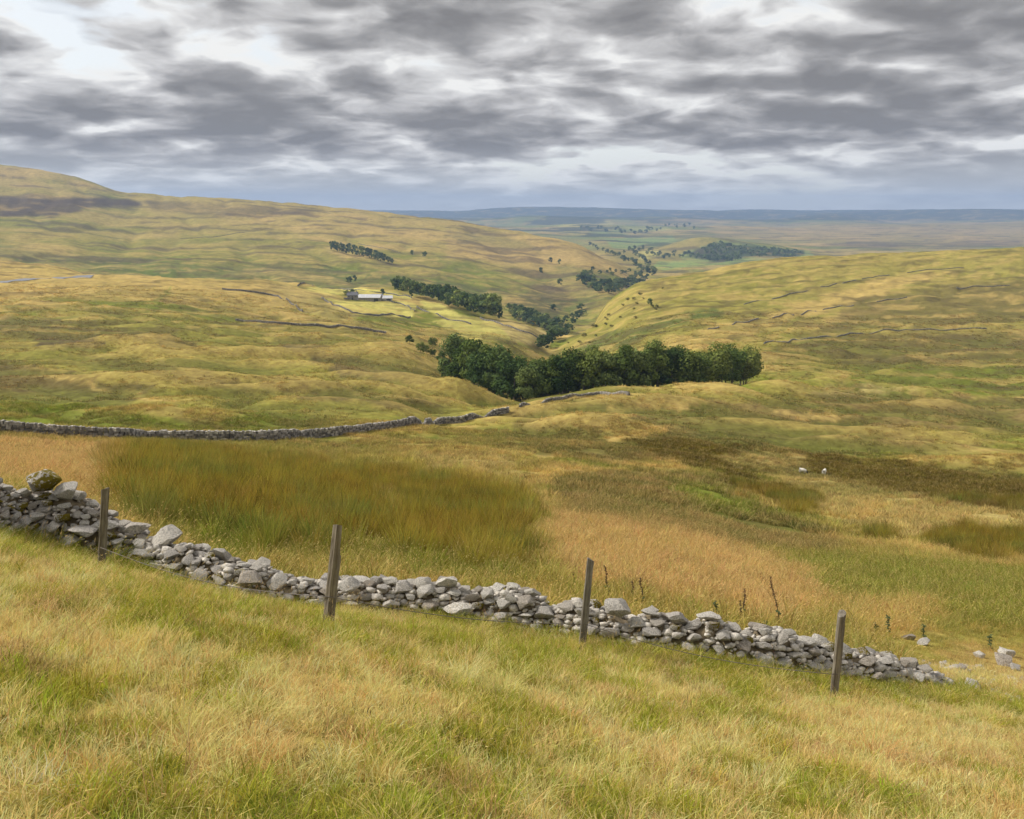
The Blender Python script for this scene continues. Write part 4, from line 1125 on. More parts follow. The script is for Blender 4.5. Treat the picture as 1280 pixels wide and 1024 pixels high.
def trunk_mesh(seed, H, r0, base):
    r = random.Random(seed); vs, fs = [], []
    def limb(pts, rads, n=7):
        b0 = len(vs)
        for i, p in enumerate(pts):
            d = (pts[min(i + 1, len(pts) - 1)] - pts[max(i - 1, 0)]).normalized(); q = d.to_track_quat('Z', 'Y').to_matrix()
            for k in range(n):
                a = 6.2832 * k / n; vs.append(p + q @ Vector((math.cos(a) * rads[i], math.sin(a) * rads[i], 0)))
            if i:
                for k in range(n): fs.append((b0 + (i - 1) * n + k, b0 + (i - 1) * n + (k + 1) % n, b0 + i * n + (k + 1) % n, b0 + i * n + k))
    w = [Vector((0, 0, -.6))]
    for k in range(1, 7): w.append(Vector((r.uniform(-.25, .25) * k * .25, r.uniform(-.25, .25) * k * .25, H * .78 * k / 6)))
    limb(w, [r0 * 1.35, r0, r0 * .85, r0 * .68, r0 * .5, r0 * .32, r0 * .12])
    for k in range(7):
        f = r.uniform(.26, .75); p = w[min(int(f * 6) + 1, 5)]; a = r.uniform(0, 6.28); L = H * r.uniform(.18, .32)
        e = p + Vector((math.cos(a) * L, math.sin(a) * L, L * .7)); m_ = p.lerp(e, .5) + Vector((0, 0, -.06 * L))
        limb([p, m_, e], [r0 * .4, r0 * .25, r0 * .08], 5)
    return mesh_from('trunk', vs, fs, True)
KINDS = []        # (crown mesh, trunk mesh, height, radius, wording)
for k, (H, R, b, lf, nl, per, mat, wd) in enumerate([
        (14, 5.2, .02, .40, 18, 150, LEAF, 'full rounded green'), (15, 4.5, .06, .38, 17, 135, LEAF, 'tall upright green'), (13, 5.8, .0, .42, 18, 155, LEAF_DARK, 'broad dark green'),
        (14, 5.0, .02, .40, 18, 150, LEAF_DARK, 'domed dark green'), (13, 3.8, .16, .36, 19, 80, LEAF_DRY, 'thin olive'), (15, 5.1, .16, .40, 19, 180, LEAF, 'ragged mid-green')]):
    c = crown_mesh(40 + k, H, R, b, lf, nl, per); c.materials.append(mat)
    t_ = trunk_mesh(40 + k, H, .26, b); t_.materials.append(BARK)
    KINDS.append((c, t_, H, R, wd))
def tree(name, x, y, k, H, lab, group, rz, squash=1.0):
    c, t_, h0, R0, wd = KINDS[k]
    root = empty(name, (x, y, hgt(x, y) - .15), lab, 'tree', group, rz)
    s = H / h0; root.scale = (s * squash, s * squash, s)
    link_mesh('crown', c, None, root); link_mesh('trunk', t_, None, root)
    return root
rt = random.Random(21)
# the valley wood: (photo column, forward distance, height)
FRONT = [(571, 298, 17.5, 3), (582, 286, 17.5, 0), (594, 276, 18, 0), (611, 266, 17.5, 2), (628, 258, 17, 3), (645, 250, 15, 2), (655, 243, 10.5, 3), (668, 247, 13, 3), (684, 247, 14, 0), (699, 246, 12.5, 3), (714, 248, 13.5, 5), (729, 247, 13.5, 0),
         (744, 249, 16, 1), (759, 248, 13, 2), (776, 249, 14.5, 0), (792, 250, 13.5, 3), (808, 252, 13.5, 0), (824, 254, 14, 5), (840, 256, 13.5, 3), (856, 258, 14, 0), (872, 260, 14.5, 1), (888, 262, 15, 5), (902, 264, 14.5, 1), (914, 268, 15.5, 1), (928, 275, 12.5, 4)]
spots = []
for i, (u, Y, H, k) in enumerate(FRONT):
    X, F, Z = ray(u, 480); x = X / F * Y + rt.uniform(-1, 1)
    spots.append((x, Y))
    tree('wood_tree', x, Y, k, H * rt.uniform(.96, 1.06), '%s tree, %s from the left along the front of the valley wood' % (KINDS[k][4], ORD[i]), 'trees of the valley wood', rt.uniform(0, 6.3))
SEC = [(548, 640, 'in the left lobe'), (640, 740, 'behind the middle'), (740, 850, 'behind the right half'), (850, 960, 'at the right end')]
n = 0; tries = 0
while n < 62 and tries < 4000:
    tries += 1
    u = rt.uniform(566, 934)
    fy = np.interp(u, [556, 600, 650, 740, 850, 950], [305, 275, 246, 248, 257, 270])
    Y = fy + rt.uniform(5, np.interp(u, [556, 640, 720, 850, 950], [36, 55, 60, 62, 34]))
    X, F, Z = ray(u, 470); x = X / F * Y
    if any((x - a) ** 2 + (Y - b) ** 2 < 28 for a, b in spots): continue
    spots.append((x, Y)); n += 1
    k = rt.choice((0, 0, 1, 2, 3, 5, 4) if u < 700 else (0, 1, 1, 4, 5, 5, 4))
    H = rt.uniform(15.5, 19) if u < 640 else (rt.uniform(14, 17) if u < 850 else rt.uniform(13.5, 16.5))
    sec = [s for a, b, s in SEC if a <= u <= b][0]
    tree('wood_tree', x, Y, k, H, '%s tree %s of the valley wood' % (KINDS[k][4], sec), 'trees behind the front of the valley wood', rt.uniform(0, 6.3))
# bushes on the bank left of the wood
for u, v, H, lab in ((512, 430, 4.5, 'small bush alone on the bank left of the wood'), (541, 434, 5.5, 'narrow bush uphill of the bush clump left of the wood'), (526, 441, 5, 'green bush at the left of the clump by the wood'),
                     (533, 443, 4.5, 'green bush in the middle of the clump by the wood'), (541, 446, 4, 'green bush at the right of the clump by the wood'), (552, 452, 5, 'bush touching the left end of the valley wood')):
    x, y, z = ground_px(u, v, 150, 900)
    tree('bush', x, y, 0, H, lab, 'bushes on the bank', rt.uniform(0, 6.3), 1.25)

# smaller trees farther away: one mesh each
FAR = []
for k, mat in enumerate((LEAF_DARK, LEAF_DARK, LEAF, LEAF_DARK, LEAF_DRY)):
    c = crown_mesh(80 + k, 14, (4.6, 4.0, 5.0, 3.4, 5.5)[k], .06, 1.0, 13, 26); c.materials.append(mat); FAR.append(c)
def far_tree(name, x, y, H, lab, group, k=None, wide=1.0):
    o = link_mesh(name, FAR[rt.randrange(4) if k is None else k])
    s = H / 14; o.location = (x, y, hgt(x, y) - .3); o.scale = (s * wide, s * wide, s); o.rotation_euler = (0, 0, rt.uniform(0, 6.3))
    return tag(o, lab, 'tree', group)
def along(px, n, yr, jit, vj=.35):
    px = np.array(px, float); d = np.concatenate([[0], np.cumsum(np.hypot(*np.diff(px, axis=0).T))])
    out = []
    for i in range(n):
        t = d[-1] * (i + .5) / n
        out.append((np.interp(t, d, px[:, 0]) + rt.uniform(-jit, jit), np.interp(t, d, px[:, 1]) + rt.uniform(-jit, jit) * vj))
    return [ground_px(u, v, *yr) for u, v in out]
# shelter belt behind the farm
i = 0
for x, y, z in along([(491, 366), (520, 371), (550, 380), (575, 389), (600, 397), (624, 401)], 30, (600, 1150), 1.0):
    far_tree('shelter_tree', x, y, rt.uniform(15, 19), 'dark tree, %s from the left along the front of the shelter belt by the farm' % ORD[i], 'trees of the farm shelter belt'); i += 1
for x, y, z in along([(495, 363), (530, 369), (560, 378), (590, 389), (622, 396)], 26, (700, 1150), 2.5):
    far_tree('shelter_tree', x, y + 14, rt.uniform(15, 20), 'dark tree in the rear of the farm shelter belt', 'rear trees of the farm shelter belt')
far_tree('shelter_tree', *ground_px(617, 398, 600, 1150)[:2], 25, 'tallest dark tree near the right end of the shelter belt', 'trees of the farm shelter belt')
# plantation higher on the left-hand hill
i = 0
for x, y, z in along([(413, 313), (435, 318), (460, 324), (492, 331)], 24, (1050, 2600), .8):
    far_tree('plantation_tree', x, y, rt.uniform(13, 16), 'dark conifer, %s from the left in the lower row of the hill plantation' % ORD[i], 'trees of the hill plantation'); i += 1
for x, y, z in along([(413, 309), (435, 312), (462, 318), (482, 325)], 26, (1050, 2600), 1.2):
    far_tree('plantation_tree', x, y, rt.uniform(12, 16), 'dark conifer in the rear of the hill plantation', 'rear trees of the hill plantation')
for u, v, lab in ((515, 321, 'left one of two small trees right of the hill plantation'), (531, 323, 'right one of two small trees right of the hill plantation'), (437, 356, 'left one of the grey bushes above the farm'), (444, 354, 'right one of the grey bushes above the farm'),
                  (514, 373, 'single dark bush between the farm and the shelter belt'), (676, 344, 'lone dark tree midway up the hillside across the valley'), (688, 330, 'left of two dots of trees high across the valley'), (699, 332, 'right of two dots of trees high across the valley'),
                  (700, 358, 'scrubby tree on the steep bank across the valley'), (692, 390, 'dark tree standing alone above the gill bottom'), (812, 384, 'lone thorn tree on the flank of the right-hand hill'), (781, 329, 'dark round tree at the mouth of the far valley')):
    x, y, z = ground_px(u, v, 500, 3500)
    far_tree('lone_tree', x, y, y * (9.5 if v > 340 else 8) / FPX + 2, lab, 'single trees on the slopes')
# trees down in the gill
for nm, px, n, yr, jit, hh, lab, grp in (
    ('gill_tree', [(722, 352), (740, 359), (760, 364), (790, 356), (806, 349)], 80, (1200, 2600), 5, (13, 19), 'dark tree in the dense clump at the gill mouth', 'trees of the gill mouth clump'),
    ('gill_tree', [(735, 345), (752, 343), (775, 345), (800, 344)], 14, (1300, 2600), 4, (10, 14), 'tree scattered above the gill mouth clump', 'scattered trees above the gill mouth clump'),
    ('gill_tree', [(640, 392), (665, 402), (690, 412), (702, 420)], 60, (850, 1700), 5, (11, 16), 'green tree along the gill bottom', 'trees in the gill bottom'),
    ('gill_tree', [(676, 438), (690, 428), (705, 416), (718, 400), (730, 388)], 40, (500, 1500), 5, (7, 12), 'greyish tree climbing the gill side', 'trees climbing the gill'),
    ('thorn_bush', [(715, 430), (735, 415), (760, 395), (790, 385), (830, 372)], 30, (450, 1060), 12, (1.6, 3.2), 'small thorn bush on the steep gill flank', 'thorn bushes on the flank'),
    ('valley_tree', [(790, 318), (806, 326), (818, 345)], 16, (2000, 4500), 2.5, (14, 20), 'hedgerow tree down the far valley side', 'hedgerow trees of the far valley'),
    ('valley_tree', [(735, 307), (760, 318), (790, 330), (812, 345)], 20, (2000, 4500), 2, (16, 22), 'tree in the belt under the far hillside', 'trees under the far hillside edge'),
    ('valley_tree', [(780, 316), (800, 312), (825, 322), (850, 320), (870, 322), (895, 328), (925, 326)], 60, (2300, 4600), 5, (13, 20), 'tiny tree among the far valley meadows', 'trees among the far meadows'),
    ('valley_tree', [(720, 286), (760, 290), (800, 292), (835, 285), (870, 284)], 40, (4200, 9800), 6, (24, 36), 'faint tree clump in the blue distance', 'tree clumps in the blue distance')):
    for x, y, z in along(px, n, yr, jit, 1.3 if nm != 'valley_tree' else .6):
        far_tree(nm, x, y, rt.uniform(*hh), lab, grp, k=4 if nm == 'thorn_bush' else None, wide=1.25 if nm != 'thorn_bush' else 1.7)
# the wood on the far knoll, one mass of crowns
vs = []; r = np.random.default_rng(9)
poly = [(866,318),(893,304),(920,307),(955,310),(1010,315),(1000,321),(930,321),(890,327)]
uv = r.uniform((860, 300), (1015, 330), (2600, 2)); g = poly_mask(uv[:, 0], uv[:, 1], poly, 3) > r.uniform(.2, .9, 2600)
T_ = []
for u, v in uv[g][:115]:
    x, y, z = ground_px(u, v, 2600, 4600)
    d = r.normal(size=(16, 3)); d /= np.linalg.norm(d, axis=1)[:, None]; d[:, 2] = np.abs(d[:, 2])
    R_ = r.uniform(6, 10)
    p = np.array((x, y, z)) + d * np.array((R_, R_, R_ * 1.2)); s = R_ * .5
    for q in p:
        a = r.normal(size=3); a /= np.linalg.norm(a); b = np.cross(a, r.normal(size=3)); b /= np.linalg.norm(b)
        vs.append(np.stack([q - a * s, q - b * s, q + a * s, q + b * s])); T_.append(r.uniform())
V = np.concatenate(vs)
me = mesh_from('knoll_wood', V, np.arange(len(V)).reshape(-1, 4)); a_ = me.attributes.new('tint', 'FLOAT', 'POINT'); a_.data.foreach_set('value', np.repeat(T_, 4).astype(np.float32))
tag(link_mesh('knoll_wood', me, LEAF), 'green wood covering the far knoll in the dale', 'wood', None, 'stuff')

# ------------------------------------------------------------------ farmstead
WALLW = plain('whitewashed_wall', (0.42, 0.40, 0.36), .8, .15, .8); STONEW = plain('farm_stone', (0.27, 0.25, 0.22), .9, .3, 1.5)
ROOFP = plain('pale_sheet_roof', (0.58, 0.58, 0.59), .55, .1, .6); SLATE = plain('slate_roof', (0.17, 0.17, 0.185), .6, .2, 1.5); DARKG = plain('dark_opening', (0.03, 0.03, 0.035), .3, .1, 2, .5)
def boxm(name, x0, x1, y0, y1, z0, z1, mat, parent):
    vs = [(x0, y0, z0), (x1, y0, z0), (x1, y1, z0), (x0, y1, z0), (x0, y0, z1), (x1, y0, z1), (x1, y1, z1), (x0, y1, z1)]
    fs = [(3, 2, 1, 0), (4, 5, 6, 7), (0, 1, 5, 4), (1, 2, 6, 5), (2, 3, 7, 6), (3, 0, 4, 7)]
    return link_mesh(name, mesh_from(name, vs, fs), mat, parent)
def farm_building(name, u, v, L, D, he, hr, wm, rm, lab, rz, nwin, big_door, chim):
    x, y, z = ground_px(u, v, 500, 1100)
    root = empty(name, (x, y, z - .3), lab, 'building', 'farm buildings', rz)
    a, d = L / 2, D / 2
    vs = [(-a, -d, -1.5), (a, -d, -1.5), (a, d, -1.5), (-a, d, -1.5), (-a, -d, he), (a, -d, he), (a, d, he), (-a, d, he), (-a, 0, hr - .06), (a, 0, hr - .06)]
    fs = [(0, 1, 5, 4), (2, 3, 7, 6), (1, 2, 6, 9, 5), (3, 0, 4, 8, 7)]
    link_mesh('wall', mesh_from('wall', vs, fs), wm, root)
    o = .5; sl = (hr - he) / d; ze = he - o * sl; th = .25
    rv = []
    for sx in (-a - o, a + o):
        rv += [(sx, -d - o, ze), (sx, 0, hr), (sx, d + o, ze), (sx, -d - o, ze + th), (sx, 0, hr + th), (sx, d + o, ze + th)]
    rf = [(3, 9, 10, 4), (4, 10, 11, 5), (0, 1, 7, 6), (1, 2, 8, 7), (0, 6, 9, 3), (2, 5, 11, 8), (0, 3, 4, 1), (1, 4, 5, 2), (6, 7, 10, 9), (7, 8, 11, 10)]
    roof = link_mesh('roof', mesh_from('roof', rv, rf), rm, root)
    for c in range(chim):
        boxm('chimney', (-a + .7) if c == 0 else a - 1.5, (-a + 1.5) if c == 0 else a - .7, -.5, .5, hr - .4, hr + 1.3, wm, roof)
    for w_ in range(nwin):
        xx = -a + L * (w_ + .5) / nwin
        f = boxm('window', xx - .6, xx + .6, -d - .06, -d + .1, he * .55, he * .55 + 1.2, WALLW, root)
        boxm('pane', xx - .5, xx + .5, -d - .09, -d - .062, he * .55 + .1, he * .55 + 1.1, DARKG, f)
    if big_door: boxm('door', a - 5.5, a - 1.5, -d - .08, -d + .1, -.8, he * .8, DARKG, root)
    else: boxm('door', -.55, .55, -d - .08, -d + .1, -.5, 2.0, DARKG, root)
farm_building('farm_barn', 461, 375.5, 23, 10, 3.2, 5.6, STONEW, ROOFP, 'long barn with pale sheet roof, largest roof of the farm', math.radians(-4), 0, True, 0)
farm_building('farm_barn', 481, 376, 14, 9, 3.0, 5.0, WALLW, ROOFP, 'smaller pale-roofed barn at the right end of the farm', math.radians(10), 2, True, 0)
farm_building('farmhouse', 441, 374, 9, 6, 4.2, 6.6, STONEW, SLATE, 'stone farmhouse with dark slate roof at the left of the farm', math.radians(4), 3, False, 2)
farm_building('farm_shed', 472, 373, 10, 7, 2.8, 4.4, STONEW, SLATE, 'dark-roofed shed tucked behind the gap between the two barns', math.radians(2), 1, True, 0)
for u, v, lab in ((433, 372, 'dark tree left of the farmhouse'), (441, 370, 'dark tree behind the farmhouse roof'), (478, 369, 'dark tree behind the smaller barn')):
    x, y, z = ground_px(u, v, 500, 1150); far_tree('farm_tree', x, y, 7.5, lab, 'trees at the farm')

# ------------------------------------------------------------------ sheep
def sheep(u, v, rz, graze, lab):
    x, y, z = ground_px(u, v, 60, 260)
    V_ = [(-.46, 0, .66), (-.2, 0, .70), (.15, 0, .70), (.40, 0, .70), (.58, 0, .80 if not graze else .60), (.72, 0, .92 if not graze else .36), (.90, 0, .86 if not graze else .16),
          (-.36, .13, .34), (-.38, .13, .0), (-.36, -.13, .34), (-.38, -.13, .0), (.34, .12, .34), (.34, .12, .0), (.34, -.12, .34), (.34, -.12, .0), (-.60, 0, .48),
          (.70, .16, .92 if not graze else .40), (.70, -.16, .92 if not graze else .40)]
    E_ = [(0, 1), (1, 2), (2, 3), (3, 4), (4, 5), (5, 6), (0, 7), (7, 8), (0, 9), (9, 10), (3, 11), (11, 12), (3, 13), (13, 14), (0, 15), (5, 16), (5, 17)]
    R_ = [.27, .32, .31, .26, .16, .125, .075, .10, .045, .10, .045, .09, .04, .09, .04, .06, .035, .035]
    me = bpy.data.meshes.new('sheep'); me.from_pydata(V_, E_, []); me.update()
    o = link_mesh('sheep', me, SHEEPM)
    sk = o.modifiers.new('skin', 'SKIN'); sk.use_smooth_shade = True
    for q, rr in zip(me.skin_vertices[0].data, R_): q.radius = (rr, rr)
    me.skin_vertices[0].data[1].use_root = True
    o.modifiers.new('round', 'SUBSURF').levels = 2; o.modifiers['round'].render_levels = 2
    o.location = (x, y, z + .06); o.rotation_euler = (0, 0, rz); o.scale = (.88, .88, .88)
    tag(o, lab, 'sheep', 'sheep in the wet pasture')
m_, t = new_mat('sheep_fleece')
tc = t.n('ShaderNodeTexCoord').outputs['Object']
sp = t.n('ShaderNodeSeparateXYZ'); t.link(tc, sp.inputs[0])
fleece = t.ramp(t.noise(tc, 14, 4), [(.3, (.60, .56, .48)), (.7, (.80, .77, .70))])
c = t.mix(t.maprange(sp.outputs[0], .58, .66), fleece, (.05, .045, .04)); c = t.mix(t.maprange(sp.outputs[2], .34, .24), c, (.10, .09, .08))
finish(t, c, .95, None, .05)
SHEEPM = m_
sheep(1003, 593, math.radians(-25), True, 'white sheep grazing side-on beside the dark rush bed')
sheep(1030, 594.5, math.radians(60), False, 'white sheep seen from behind with its dark head raised')
# ------------------------------------------------------------------ tall weeds along the wall
STALK = plain('dock_stalk', (0.085, 0.075, 0.03), .8, .3, 20); SEED = plain('dock_seed', (0.10, 0.055, 0.03), .9, .35, 30); WEED = plain('weed_leaf', (0.085, 0.105, 0.035), .7, .3, 10)
def dock(u, v, ut, vt, lab, leafy=False):
    x, y, z = ground_px(u, v, 9.0)
    tx, ty, tz = at(ut, vt, y); top = Vector((tx - x, 0.05, tz + EYE - z)); r = random.Random(u * 7 + v)
    root = empty('dock_plant' if not leafy else 'leafy_weed', (x, y, z), lab, 'plant', 'tall weeds beside the wall')
    mid = top * .55 + Vector((r.uniform(-.04, .04), 0, 0))
    pts = [Vector((0, 0, -.05)), mid * .5, mid, top * .8 + Vector((r.uniform(-.02, .02), 0, 0)), top]
    tube('stem', pts, [.011, .010, .009, .006, .004], STALK, root)
    vs, fs = [], []
    L = top.length
    def chip(p, s, flat, out):
        q = Euler((r.uniform(-.6, .6), r.uniform(-.6, .6), r.uniform(0, 6.3))).to_matrix(); b = len(vs)
        for c in ((0, 0, 0), (.5, .35, .1), (1, 0, 0), (.5, -.35, -.05)): vs.append(p + q @ (Vector(c) * s))
        fs.append((b, b + 1, b + 2, b + 3))
    if not leafy:
        for _ in range(int(190 * L)):
            f = r.uniform(.42, 1.0); k = f * 4; i = min(int(k), 3); p = pts[i].lerp(pts[i + 1], k - i)
            w = .028 * (1.15 - f * .7)
            chip(p + Vector((r.gauss(0, w * .6), r.gauss(0, w * .6), 0)), r.uniform(.018, .034), 0, 0)
        link_mesh('seed_head', mesh_from('seed_head', vs, fs), SEED, root)
        vs, fs = [], []
    for _ in range(48 if leafy else 9):
        f = r.uniform(.12, .98 if leafy else .4); k = f * 4; i = min(int(k), 3); p = pts[i].lerp(pts[i + 1], k - i)
        chip(p, r.uniform(.045, .09), 0, 0)
    link_mesh('leaves', mesh_from('leaves', vs, fs), WEED, root)
dock(977, 792, 964, 722, 'tallest dock stalk with a dark seed spike, leaning left above the wall')
dock(933, 782, 931, 737, 'short dock stalk left of the tallest one')
dock(927, 784, 926, 752, 'smallest dock stalk, touching the short one on its left')
dock(763, 752, 756, 708, 'dock stalk rising behind the square block')
dock(793, 758, 790, 728, 'green dock stalk a little right of the square block')
dock(803, 762, 801, 724, 'slim dock stalk right of its green neighbour')
dock(716, 736, 717, 716, 'stubby dock stalk left of the third post')
dock(897, 778, 895, 752, 'leafy green weed on the wall top left of the orange moss', True)
dock(1112, 796, 1111, 772, 'dark green leafy weed behind the low end of the wall', True)
dock(1096, 794, 1094, 780, 'small leafy weed left of the dark green one', True)
dock(1156, 800, 1155, 782, 'bright green weed clump above the small white stone', True)
dock(1240, 812, 1238, 795, 'grey-green weed behind the stones near the right edge', True)
dock(958, 792, 957, 778, 'tiny dark weed on the wall below the tallest dock', True)

# ------------------------------------------------------------------ grass
def blade_material(name, straw):
    m, t = new_mat(name)
    g = t.n('ShaderNodeAttribute', attribute_name='gcol', attribute_type='INSTANCER')
    a = t.n('ShaderNodeAttribute', attribute_name='tint')
    c = t.mix(t.maprange(a.outputs['Fac'], .55, 1.0, 0, .65), g.outputs['Color'], straw)
    hs = t.n('ShaderNodeHueSaturation'); t.link(c, hs.inputs['Color']); t.put(hs.inputs['Value'], t.maprange(a.outputs['Fac'], 0, 1, .72, 1.28))
    d = t.n('ShaderNodeBsdfDiffuse'); t.link(hs.outputs[0], d.inputs['Color'])
    tr = t.n('ShaderNodeBsdfTranslucent'); t.link(hs.outputs[0], tr.inputs['Color'])
    mx = t.n('ShaderNodeMixShader'); mx.inputs[0].default_value = .42
    t.link(d.outputs[0], mx.inputs[1]); t.link(tr.outputs[0], mx.inputs[2])
    o = t.n('ShaderNodeOutputMaterial'); t.link(mx.outputs[0], o.inputs[0])
    return m
GRASSM = blade_material('grass_blade', (0.63, 0.455, 0.20)); GREENM = blade_material('green_blade', (0.36, 0.31, 0.09)); RUSHM = blade_material('rush_stem', (0.21, 0.14, 0.045))
def clump(seed, n, rad, l0, l1, wd, bend, lean, mat, heads=0, gain=1.0):
    r = np.random.default_rng(seed)
    a = r.uniform(0, 6.283, n); q = rad * np.sqrt(r.uniform(0, 1, n))
    bx, by = q * np.cos(a), q * np.sin(a)
    L = r.uniform(l0, l1, n) * (1 - .25 * q / rad)
    la = a + r.normal(0, .9, n); ln = np.abs(r.normal(lean, lean * .5, n)) + .35 * bend * q / rad
    dx, dy = np.cos(la), np.sin(la)
    wa = r.uniform(0, 3.1416, n); wx, wy = np.cos(wa) * wd * .5, np.sin(wa) * wd * .5
    def pt(f):
        o = ln * f * L + bend * f * f * L * .8
        return bx + dx * o, by + dy * o, L * (f - .22 * bend * f ** 3 - .1 * ln * f * f)
    V, T_ = [], []
    x0, y0, z0 = pt(0.0); x1, y1, z1 = pt(.4); x2, y2, z2 = pt(.75); x3, y3, z3 = pt(1.0)
    V = np.stack([np.stack([x0 - wx, y0 - wy, z0 - .03], 1), np.stack([x0 + wx, y0 + wy, z0 - .03], 1), np.stack([x1 + wx * .9, y1 + wy * .9, z1], 1), np.stack([x1 - wx * .9, y1 - wy * .9, z1], 1),
                  np.stack([x2 + wx * .6, y2 + wy * .6, z2], 1), np.stack([x2 - wx * .6, y2 - wy * .6, z2], 1), np.stack([x3, y3, z3], 1)], 1)
    t_ = np.repeat(r.uniform(0, 1, n), 7)
    V = V.reshape(-1, 3); k = np.arange(n)[:, None] * 7
    F = [tuple(f) for f in (k + np.array([0, 1, 2, 3]))] + [tuple(f) for f in (k + np.array([3, 2, 4, 5]))] + [tuple(f) for f in (k + np.array([5, 4, 6]))]
    if heads:
        hv, hf, b = [], [], len(V)
        for i in r.choice(n, min(heads, n), replace=False):
            p = np.array((x3[i], y3[i], z3[i])); p0 = np.array((x2[i], y2[i], z2[i])); d = p - p0; d /= np.linalg.norm(d) + 1e-6
            s = np.cross(d, r.normal(size=3)); s /= np.linalg.norm(s); h = L[i] * .13
            hv += [p - d * h * .3, p + d * h * .2 + s * wd * .8, p + d * h, p + d * h * .2 - s * wd * .8]; hf.append((b, b + 1, b + 2, b + 3)); b += 4
        V = np.concatenate([V, np.array(hv)]); F += hf; t_ = np.concatenate([t_, np.full(len(hv), .95)])
    me = mesh_from('tuft', V, F); me.materials.append(mat)
    at_ = me.attributes.new('tint', 'FLOAT', 'POINT'); at_.data.foreach_set('value', t_.astype(np.float32))
    return bpy.data.objects.new('tuft', me)
def scatter(name, lab, clumps, x, y, scl, col, tilt=.12):
    n = len(x); r = np.random.default_rng(len(name) + n)
    coll = bpy.data.collections.new(name + '_tufts')
    for c in clumps: coll.objects.link(c)
    z = height(x, y)
    me = bpy.data.meshes.new(name); me.vertices.add(n)
    me.vertices.foreach_set('co', np.stack([x, y, z], 1).ravel().astype(np.float32)); me.update()
    def attr(nm, ty, fld, v): me.attributes.new(nm, ty, 'POINT').data.foreach_set(fld, np.ascontiguousarray(v).ravel())
    attr('scl', 'FLOAT', 'value', scl.astype(np.float32))
    attr('rot', 'FLOAT_VECTOR', 'vector', np.stack([r.normal(0, tilt, n), r.normal(0, tilt, n), r.uniform(0, 6.283, n)], 1).astype(np.float32))
    attr('gcol', 'FLOAT_COLOR', 'color', np.concatenate([col, np.ones((n, 1))], 1).astype(np.float32))
    attr('pick', 'INT', 'value', r.integers(0, len(clumps), n).astype(np.int32))
    o = link_mesh(name, me); tag(o, lab, None, None, 'stuff')
    g = bpy.data.node_groups.new(name, 'GeometryNodeTree')
    g.interface.new_socket('Geometry', in_out='INPUT', socket_type='NodeSocketGeometry'); g.interface.new_socket('Geometry', in_out='OUTPUT', socket_type='NodeSocketGeometry')
    N = g.nodes.new; gi = N('NodeGroupInput'); go = N('NodeGroupOutput'); ip = N('GeometryNodeInstanceOnPoints'); ci = N('GeometryNodeCollectionInfo')
    ci.inputs['Collection'].default_value = coll; ci.inputs['Separate Children'].default_value = True; ci.inputs['Reset Children'].default_value = True
    def na(nm, ty):
        a = N('GeometryNodeInputNamedAttribute'); a.data_type = ty; a.inputs['Name'].default_value = nm
        return a.outputs['Attribute']
    e2r = N('FunctionNodeEulerToRotation')
    L = g.links.new
    L(gi.outputs[0], ip.inputs['Points']); L(ci.outputs[0], ip.inputs['Instance']); ip.inputs['Pick Instance'].default_value = True
    L(na('pick', 'INT'), ip.inputs['Instance Index']); L(na('rot', 'FLOAT_VECTOR'), e2r.inputs[0]); L(e2r.outputs[0], ip.inputs['Rotation']); L(na('scl', 'FLOAT'), ip.inputs['Scale'])
    L(ip.outputs[0], go.inputs[0])
    md = o.modifiers.new('tufts', 'NODES'); md.node_group = g
    return o
gr = np.random.default_rng(77)
def field(n, ya, yb, sw=.70, p=1.0):
    """points spread evenly over the ground between two distances (p=1), or thinning with distance (p<1)"""
    f = gr.uniform(0, 1, n); e = 1 + p
    Y = (ya ** e + f * (yb ** e - ya ** e)) ** (1 / e)
    s = gr.uniform(-sw, sw, n)
    return s * (Y + 1.2), Y
def clear_wall(x, y, k=0.92):
    ok = wall_uv(x, y) > k
    for a, b in LOOSE_XY: ok &= np.hypot(x - a, y + .12 - b) > .26
    return ok
def bare(x, y):
    """trodden, stony turf past the low end of the wall"""
    u, v = to_px(x, y, height(x, y) - EYE)
    return poly_mask(u, v, [(1090, 795), (1150, 785), (1310, 790), (1310, 880), (1170, 872)], 22)
def jitter(c, a=.18, h=.08, gain=1.75):
    n = len(c); return np.clip(gain * c * (1 + gr.normal(0, a, (n, 1))) * (1 + gr.normal(0, h, (n, 3))), .008, .75)

# near turf: bleached and green patches side by side
HAY = np.array((.60, .392, .148)); LUSH = np.array((.215, .222, .024)); THATCH = np.array((.30, .215, .10))
def turf_cover(x, y):
    c, ru = veg_lookup(x, y)
    g = np.clip((c[:, 1] / c[:, 0] - .74) / .32, 0, 1)                  # how green the zone is
    p = .40 * fbm(x / 1.5, y / 1.1, 3) + .85 * fbm(x / .5 + 4, y / .38, 3)
    k = .95 * sstep(p + .6 * (g - .43), -.05, .17)
    c = HAY * (1 - k)[:, None] + LUSH * k[:, None]
    q = fbm(x / .8 + 9, y / .8 - 2, 3)
    return mixc(c, THATCH, .75 * sstep(q, .14, .36)), k
x, y = field(26000, 1.6, 14.5, .74); k = clear_wall(x, y); x, y = x[k], y[k]
c, gk = turf_cover(x, y)
scatter('turf_grass', 'short mixed straw and green turf on the slope in front of the wall', [clump(s, 34, .11, .03, .105, .0042, .6, .5, GRASSM) for s in range(5)], x, y, gr.uniform(.5, 1.35, len(x)), jitter(c, .27, .09))
x, y = field(11000, 1.6, 14.0, .74); k = clear_wall(x, y, 1.0); x, y = x[k], y[k]
c, gk = turf_cover(x, y); tn = fbm(x / 1.1 + 5, y / 1.1, 3)
k = gr.uniform(0, 1, len(x)) < (.20 + 1.3 * np.clip(tn + .1, 0, .6)) * (1 - .8 * gk); x, y = x[k], y[k]
